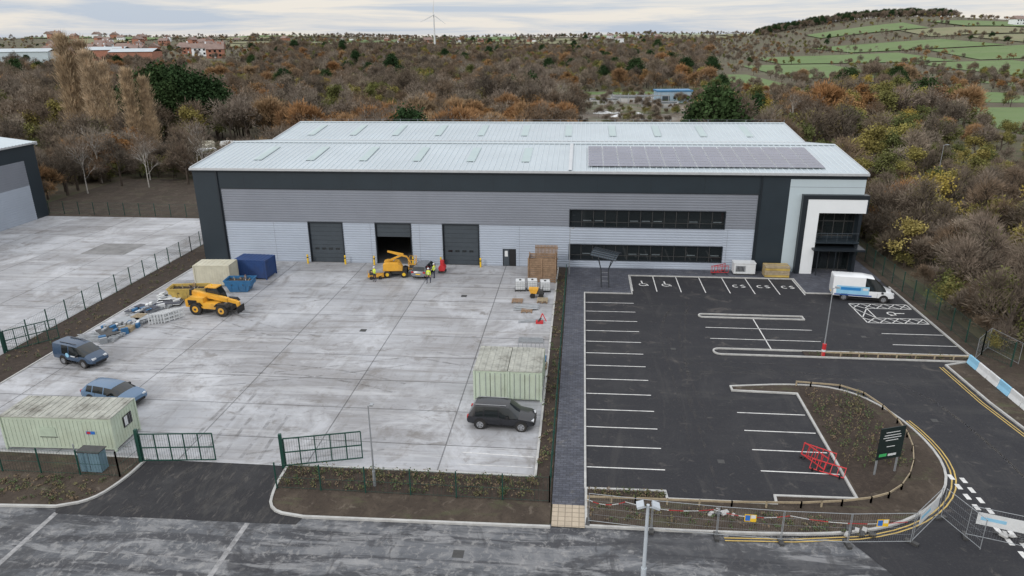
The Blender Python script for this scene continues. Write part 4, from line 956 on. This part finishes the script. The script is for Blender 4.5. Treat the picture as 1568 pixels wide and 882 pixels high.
for x,y,s in((-92,121,.9),(-86,125,.8),(-74,127,.95),(-66,129,.8),(-58,130,.9),(-96,112,.9),(-90,108,.5),(-54,134,1.0),(-78,134,.9)): single('bare_tree','fine',x,y,s,int(x))
wood=empty('woodland')
pts={k:[[] for _ in v] for k,v in TM.items()}
FIELDS=[];rf=random.Random(21)
def quad(x0,x1,y0,y1,m,sk=.07):
    w=x1-x0;h=y1-y0
    FIELDS.append(([(x0+rf.uniform(0,sk)*w,y0+rf.uniform(0,sk)*h),(x1-rf.uniform(0,sk)*w,y0+rf.uniform(0,sk)*h),(x1-rf.uniform(0,sk)*w,y1-rf.uniform(0,sk)*h),(x0+rf.uniform(0,sk)*w,y1-rf.uniform(0,sk)*h)],m))
for j in range(7):
    y0=640+j*125
    for i in range(9):
        x0=.235*y0+i*175+(j%2)*60
        if g2(x0+80,y0+60,450,1340,200,60)>.4: continue
        q=rf.random()
        if q<.7: quad(x0,x0+168,y0,y0+118,GREENF if q<.52 else STUBB,.15)
for q in ((128,205,470,640),(118,186,198,285),(265,345,470,640),(350,470,480,640),(150,190,300,360),(85,112,380,520),(215,262,330,440)): quad(*q,GREENF)
for j in range(5):
    for i in range(7):
        if rf.random()<.4: quad(-1500+i*150,-1360+i*150,1350+j*150,1480+j*150,GREENF if rf.random()<.6 else STUBB)
for j in range(5):
    for i in range(16):
        if rf.random()<.5: quad(-1800+i*260,-1560+i*260,1900+j*320,2200+j*320,GREENF if rf.random()<.6 else STUBB)
b=MB('fields');b.flat=True
for q,m in FIELDS:
    n=6;vs=[]
    for j in range(n+1):
        for i in range(n+1):
            u=i/n;v=j/n;x=(q[0][0]*(1-u)+q[1][0]*u)*(1-v)+(q[3][0]*(1-u)+q[2][0]*u)*v;y=(q[0][1]*(1-u)+q[1][1]*u)*(1-v)+(q[3][1]*(1-u)+q[2][1]*u)*v
            vs.append((x,y,th(x,y)+.12+.0013*max(0,y-300)))
    b.add(vs,[(j*(n+1)+i,j*(n+1)+i+1,(j+1)*(n+1)+i+1,(j+1)*(n+1)+i) for j in range(n) for i in range(n)],m)
b.make()
cells=defaultdict(list)
for q,m in FIELDS:
    xs=[p[0] for p in q];ys=[p[1] for p in q];bb=(min(xs),max(xs),min(ys),max(ys),q)
    for cx in range(int(bb[0]//200),int(bb[1]//200)+1):
        for cy in range(int(bb[2]//200),int(bb[3]//200)+1): cells[(cx,cy)].append(bb)
def infield(x,y):
    for bb in cells.get((int(x//200),int(y//200)),()):
        if bb[0]<=x<=bb[1] and bb[2]<=y<=bb[3]:
            q=bb[4];ok=True
            for i in range(4):
                a=q[i];c=q[(i+1)%4]
                if (c[0]-a[0])*(y-a[1])-(c[1]-a[1])*(x-a[0])<0: ok=False;break
            if ok:return True
    return False
def blocked(x,y):
    if -90<x<36 and y<133: return True
    if x<=-90 and y<104: return True
    if y<57 and x<62: return True
    t=x/y
    if 138<y<365 and -.012<t<.16: return True
    if 150<y<178 and -96<x<-70: return True
    if 118<y<168 and -.62<t<-.5: return True
    if 72<y<100 and 62<x<92: return True
    return infield(x,y)
def kindat(x,y,r):
    n=noise.noise(Vector((x/55,y/55,1)));n2=noise.noise(Vector((x/30,y/30,7)));q=r.random()
    if 150<y<230 and -65<x<0: return 'willow' if q<.5 else('rust' if q<.6 else 'bare')
    if x>42 and y<330:
        if n2>-.12 and q<.75: return 'yellow' if q<.24 else 'olive'
    if n>.3: return 'rust' if q<.4 else ('willow' if q<.55 else 'bare')
    if n<-.2: return 'olive' if q<.6 else ('yellow' if q<.66 else 'bare')
    if q<.72: return 'bare'
    if q<.78: return 'rust'
    if q<.81: return 'willow'
    if q<.83: return 'birch'
    if q<.955: return 'olive'
    return 'yellow' if q<.975 else 'dark'
def put(kind,x,y,s,r):
    if kind=='bare' and y<135: kind='fine'
    L_=pts[kind];L_[r.randrange(len(L_))].append((x,y,s))
rw=random.Random(99)
def band(y0,y1,sp,smin,smax):
    y=y0
    while y<y1:
        wl=-(.84*y+30);wr=.72*y+40;x=wl
        while x<wr:
            X=x+rw.uniform(-.5,.5)*sp;Y=y+rw.uniform(-.5,.5)*sp;t=X/Y
            if not blocked(X,Y):
                s=rw.uniform(smin,smax)*(1+.45*noise.noise(Vector((X/40,Y/40,4))));ok=True
                if Y>420 and t>.17:
                    s*=.6;ok=rw.random()<.7
                elif 250<Y<=420 and (.18<t<.33 or t>.42): s*=.55
                elif 130<Y<=250 and t>.5: s*=.7
                elif Y>650 and t<-.46: s*=.62;ok=rw.random()<.42
                elif Y>1500: ok=noise.noise(Vector((X/160,Y/160,2)))>-.12 or rw.random()<.2
                elif Y>350: ok=noise.noise(Vector((X/110,Y/110,2)))>-.32
                if ok: put(kindat(X,Y,rw),X,Y,s,rw)
            x+=sp
        y+=sp*.9
band(60,135,5.2,.5,.9);band(133,260,6.0,.5,1.1);band(260,480,7.8,.5,1.1);band(480,900,11,.6,1.1);band(900,1700,18,.7,1.2);band(1700,3600,36,.8,1.5)
for i in range(650):
    x=rw.uniform(35.5,80);y=rw.uniform(57,140)
    if not blocked(x,y): put('shrub',x,y,rw.uniform(.5,1.1),rw)
for i in range(400):
    x=rw.uniform(-110,-50);y=rw.uniform(126,150)
    if not(-90<x<-48 and y<131): put('shrub',x,y,rw.uniform(.6,1.2),rw)
for i in range(420):
    y=rw.uniform(133,365);x=rw.uniform(-.012,.16)*y
    if rw.random()<.6: put('shrub',x,y,rw.uniform(.4,1.1),rw)
for i in range(160): put('shrub',rw.uniform(-46,33),rw.uniform(129.5,140),rw.uniform(.5,1.1),rw)
for i in range(800):
    x=rw.uniform(300,610);y=rw.gauss(1335,26);put('bare' if rw.random()<.75 else 'dark',x,y,rw.uniform(.7,1.1),rw)
for i in range(600):
    y=rw.gauss(3300,120);x=rw.uniform(-.8,.75)*y
    if noise.noise(Vector((x/200,5,2)))>-.1: put('bare',x,y,rw.uniform(.9,1.6),rw)
cnt=0
for k,Ls in pts.items():
    for i,L_ in enumerate(Ls):
        if not L_: continue
        vs=[];fs=[]
        for (x,y,s) in L_:
            a=rw.uniform(0,6.28);z=th(x,y)-.1;h=s*.5;o=len(vs)
            for q in range(4):
                t=a+q*math.pi/2+math.pi/4;vs.append((x+h*1.4142*math.cos(t),y+h*1.4142*math.sin(t),z))
            fs.append((o,o+1,o+2,o+3));cnt+=1
        me=bpy.data.meshes.new(k+'_scatter');me.from_pydata(vs,[],fs);o=bpy.data.objects.new(k+'_scatter',me);COL.objects.link(o);o.parent=wood
        o.instance_type='FACES';o.use_instance_faces_scale=True;o.instance_faces_scale=1.;o.show_instancer_for_render=False;o.show_instancer_for_viewport=False
        c=bpy.data.objects.new(k+'_instance',TM[k][i]);COL.objects.link(c);c.parent=o
print('instances',cnt)
def plants(name,n,seed,reg,h=.35):
    r=random.Random(seed);b=MB(name);b.flat=True;lf=[M('plant_green',(.06,.085,.032),.8,.3,3),M('plant_olive',(.11,.1,.045),.8,.3,3),M('plant_dead',(.15,.11,.07),.9,.3,3)]
    for i in range(n):
        x,y=reg(r);m=r.choice(lf);k=r.randint(6,14);hh=h*r.uniform(.5,1.6)
        for q in range(k):
            a=r.uniform(0,6.28);d=r.uniform(.02,.22);c=Vector((x+math.cos(a)*d,y+math.sin(a)*d,.09+r.random()*hh));w=r.uniform(.03,.07);n_=Vector((r.gauss(0,1),r.gauss(0,1),1)).normalized();s=n_.orthogonal().normalized();t=n_.cross(s)
            b.add([tuple(c-s*w),tuple(c-t*w),tuple(c+s*w),tuple(c+t*w)],[(0,1,2,3)],m)
    b.make()
plants('bed_planting',330,1,lambda r:(r.uniform(-18,-2),r.choice([35.7,36.3,36.9,37.3])+r.uniform(-.15,.15)),.32)
plants('bed_planting',230,2,lambda r:(r.uniform(17.4,21.4),r.uniform(40.5,50.4)),.55)
plants('bed_planting',60,3,lambda r:(r.uniform(20,33),r.uniform(57.3,58.1)),.25)
plants('bed_planting',60,4,lambda r:(r.uniform(1,5.4),r.uniform(36,36.7)),.25)
plants('verge_grass',260,5,lambda r:(r.uniform(-46,-29),r.uniform(32.8,35.3)),.15)
plants('bed_planting',160,6,lambda r:(r.uniform(-2.3,-1.4),r.uniform(38.5,78)),.2)
plants('verge_grass',200,7,lambda r:(r.uniform(-49.8,-46.4),r.uniform(40,83)),.2)
plants('verge_grass',120,8,lambda r:(r.uniform(1,15),r.uniform(33.8,35.2)),.12)
# ---------------------------------------------------------------- distance
BRICK=M('red_brick',(.34,.16,.11),.9,.2,.5);TILE=M('roof_tile',(.22,.16,.14),.85,.2,.5)
def house(name,x,y,rot,s=1.,wall=BRICK):
    z=th(x,y);r=empty(name,(x,y,z),rot);r.scale=(s,s,s);b=MB('walls');b.box(-5,5,-4,4,-1.,5.2,wall)
    for yy in(-4.02,4.02):
        for xx in(-3.4,-.6,2.2):
            for zz in(1,3.4): b.box(xx,xx+1.3,yy-.02,yy+.02,zz,zz+1.2,GLASS)
    b.box(-.5,.5,-4.06,-4.03,0,2.1,WPLA);b.make(parent=r)
    b=MB('roof');pr=[(-4.5,5.0),(0,8),(4.5,5.0)]
    b.add([(-5.3,p[0],p[1]) for p in pr]+[(5.3,p[0],p[1]) for p in pr],[(0,1,4,3),(1,2,5,4),(0,2,1),(3,4,5),(0,3,5,2)],TILE);b.box(3,3.8,-.4,.4,7,9,wall);b.make(parent=r)
rh=random.Random(4)
for i in range(72):
    t=rh.uniform(-.76,-.5);y=rh.uniform(700,1600);house('brick_house',t*y,y,rh.uniform(-.4,.4)+(i%2)*1.57,rh.uniform(1.3,1.8),BRICK if rh.random()<.8 else WHITE)
for i in range(16):
    t=rh.uniform(-.5,.1);y=rh.uniform(1900,2900);house('brick_house',t*y,y,rh.uniform(0,3.1),rh.uniform(1.6,2.3),BRICK if rh.random()<.5 else WHITE)
house('white_farmhouse',570,1060,.3,1.5,WHITE);house('white_farmhouse',880,1150,.3,1.5,WHITE)
for x,y,l in((-560,700,60),(-500,740,45),(-440,700,40)):
    z=th(x,y);b=MB('distant_factory_shed');b.box(-l/2,l/2,-14,14,-1,10,BRICK if l<50 else PALE);b.add([(-l/2-1,-15,10),(l/2+1,-15,10),(l/2+1,0,13),(-l/2-1,0,13),(l/2+1,15,10),(-l/2-1,15,10)],[(0,1,2,3),(3,2,4,5)],ROOF);b.make((x,y,z),.2)
x,y=-290,1450;z=th(x,y);r=empty('wind_turbine',(x,y,z));b=MB('tower');b.cyl((0,0,0),(0,0,66-z),2.,WPLA,12,1.1);b.make(parent=r,smooth=40)
b=MB('nacelle');b.box(-1.3,1.3,-3,3,65-z,67.6-z,WPLA);b.cyl((0,-3,66.3-z),(0,-4.4,66.3-z),1.2,WPLA,10,.4);b.make(parent=r)
b=MB('blades')
for a in(85,205,-35):
    t=math.radians(a);d=Vector((math.cos(t),0,math.sin(t)));s=Vector((-d.z,0,d.x));c=Vector((0,-3.8,66.3-z))
    b.add([tuple(c+d*1-s*.6),tuple(c+d*1+s*.6),tuple(c+d*8+s*1.6),tuple(c+d*8-s*.7),tuple(c+d*29+s*.3),tuple(c+d*29-s*.2)],[(0,1,2,3),(3,2,4,5)],WPLA)
b.make(parent=r)
flat('gravel_clearing',[(-2,142),(24,142),(60,366),(-4,366)],.02,PALEG)
flat('gravel_clearing',[(60,72),(92,72),(98,102),(64,102)],.02,PALEG)
b=MB('track');b.flat=True;b.ribbon(smoothp([(14,150),(20,205),(44,240),(52,290),(30,330),(12,345)],2),4,.05,.05,KERB);b.make()
b=MB('green_margin');b.flat=True;b.poly([(34,300),(58,300),(62,345),(38,350)],GREENF,.06);b.poly([(0,345),(58,352),(60,364),(-3,364)],GREENF,.06);b.make()
b=MB('treatment_works_building');b.box(-7,7,-4,4,0,4.5,M('pale_blue_wall',(.3,.4,.48),.6,.1,.5));b.box(-7.3,7.3,-4.3,4.3,4.5,5.0,M('blue_roof',(.05,.18,.34),.5,.1,.5));b.box(-5,-2,-4.05,-4,0,3,SHUT)
for i in range(4): b.box(-.5+i*1.8,.6+i*1.8,-4.05,-4,1.6,2.8,GLASS)
b.make((37,306,0),.1)
b=MB('settling_tanks')
for x,y,r_ in((20,312,8),(30,286,7),(9,300,6)):
    b.cyl((x,y,0),(x,y,1.6),r_,KERB,28);b.cyl((x,y,1.6),(x,y,1.62),r_*.93,M('tank_water',(.03,.035,.03),.1,.1,.2),28);b.box(x-r_,x+r_,y-.3,y+.3,1.7,2.1,GALV)
b.make()
b=MB('walkway_gantry')
for i in range(8): b.box(12+i*3.2,12.3+i*3.2,298,298.3,0,4,GALV)
b.box(12,35,297.9,298.4,3.0,3.4,GALV);b.make()
b=MB('spoil_heaps');rr=random.Random(8)
for i in range(30):
    x=rr.uniform(4,42);y=rr.uniform(216,262);s=rr.uniform(1.5,4.5);n=7;h=s*.3
    ring=[(x+s*math.cos(k*math.tau/n)*rr.uniform(.7,1.2),y+s*.7*math.sin(k*math.tau/n)*rr.uniform(.7,1.2),.05) for k in range(n)]+[(x,y,h)]
    b.add(ring,[(k,(k+1)%n,n) for k in range(n)],WPLA if rr.random()<.45 else PALEG)
b.make()
def caravan(x,y,rot,m):
    b=MB('parked_caravan');b.xprism([(-3,.5),(-3.1,2.3),(-2.7,2.7),(2.7,2.7),(3.1,1.9),(2.9,.5)],-1.15,1.15,m)
    b.box(-2.2,-.8,-1.18,-1.15,1.4,2.1,GLASS);b.box(.6,1.9,-1.18,-1.15,1.4,2.1,GLASS);b.cyl((0,-1.2,.35),(0,-1,.35),.35,RUBB,12);b.cyl((3,0,.5),(4,0,.5),.06,GALV,6);b.make((x,y,0),rot,bevel=.08)
for i,(x,y) in enumerate(((-89,150),(-85,154),(-80,149),(-88,160),(-78,158),(-84,166),(-92,166),(-74,150))): caravan(x,y,.2+i*.5,WPLA if i%3 else CREAM2)
# ---------------------------------------------------------------- world, sun, camera
w=bpy.data.worlds.new('World');S.world=w;w.use_nodes=True;nt=w.node_tree;N=lambda t,**k:mk(nt,t,**k);L=nt.links
bg=nt.nodes['Background'];sky=N('ShaderNodeTexSky');sky.sky_type='NISHITA';sky.sun_disc=False
SE,SR=math.radians(28),math.radians(215)
sky.sun_elevation=SE;sky.sun_rotation=SR;sky.dust_density=2.
tc=N('ShaderNodeTexCoord');mp=N('ShaderNodeMapping');mp.inputs['Scale'].default_value=(2.4,2.4,34);L.new(tc.outputs['Generated'],mp.inputs['Vector'])
no=N('ShaderNodeTexNoise');setin(no,Scale=1.6,Detail=5.,Roughness=.6,Distortion=.5);L.new(mp.outputs[0],no.inputs['Vector'])
cr=N('ShaderNodeValToRGB');e=cr.color_ramp.elements;e[0].position=.38;e[0].color=(4.7,5.3,6.2,1);e[1].position=.6;e[1].color=(7.7,7.25,6.65,1)
L.new(no.outputs['Fac'],cr.inputs['Fac'])
sep=N('ShaderNodeSeparateXYZ');L.new(tc.outputs['Generated'],sep.inputs[0])
mr=N('ShaderNodeMapRange');setin(mr,From_Min=.05,From_Max=.7,To_Min=1.,To_Max=1.9);L.new(sep.outputs['Z'],mr.inputs['Value'])
vm=N('ShaderNodeVectorMath',operation='SCALE');L.new(cr.outputs['Color'],vm.inputs[0]);L.new(mr.outputs[0],vm.inputs['Scale'])
mx=N('ShaderNodeMix',data_type='RGBA');mx.inputs['Factor'].default_value=.87;L.new(sky.outputs[0],mx.inputs['A']);L.new(vm.outputs[0],mx.inputs['B'])
L.new(mx.outputs['Result'],bg.inputs['Color']);bg.inputs['Strength'].default_value=.12
sd=bpy.data.lights.new('sun','SUN');sd.energy=1.15;sd.angle=math.radians(12);sd.color=(1,.965,.92);so=bpy.data.objects.new('sun',sd);COL.objects.link(so)
dirv=Vector((math.sin(SR)*math.cos(SE),math.cos(SR)*math.cos(SE),math.sin(SE)))
so.rotation_euler=dirv.to_track_quat('Z','Y').to_euler()
cd=bpy.data.cameras.new('camera');cam=bpy.data.objects.new('camera',cd);COL.objects.link(cam);cd.sensor_width=36;cd.lens=24.93;cd.clip_end=20000;cd.clip_start=.5
cam.matrix_world=Matrix.Translation((0,0,26))@Matrix.Rotation(math.radians(5.6),4,'Z')@Matrix.Rotation(math.radians(90-19.52),4,'X')@Matrix.Rotation(math.radians(-.5),4,'Z')
S.camera=cam
S.view_settings.view_transform='Standard';S.view_settings.look='None';S.view_settings.exposure=0
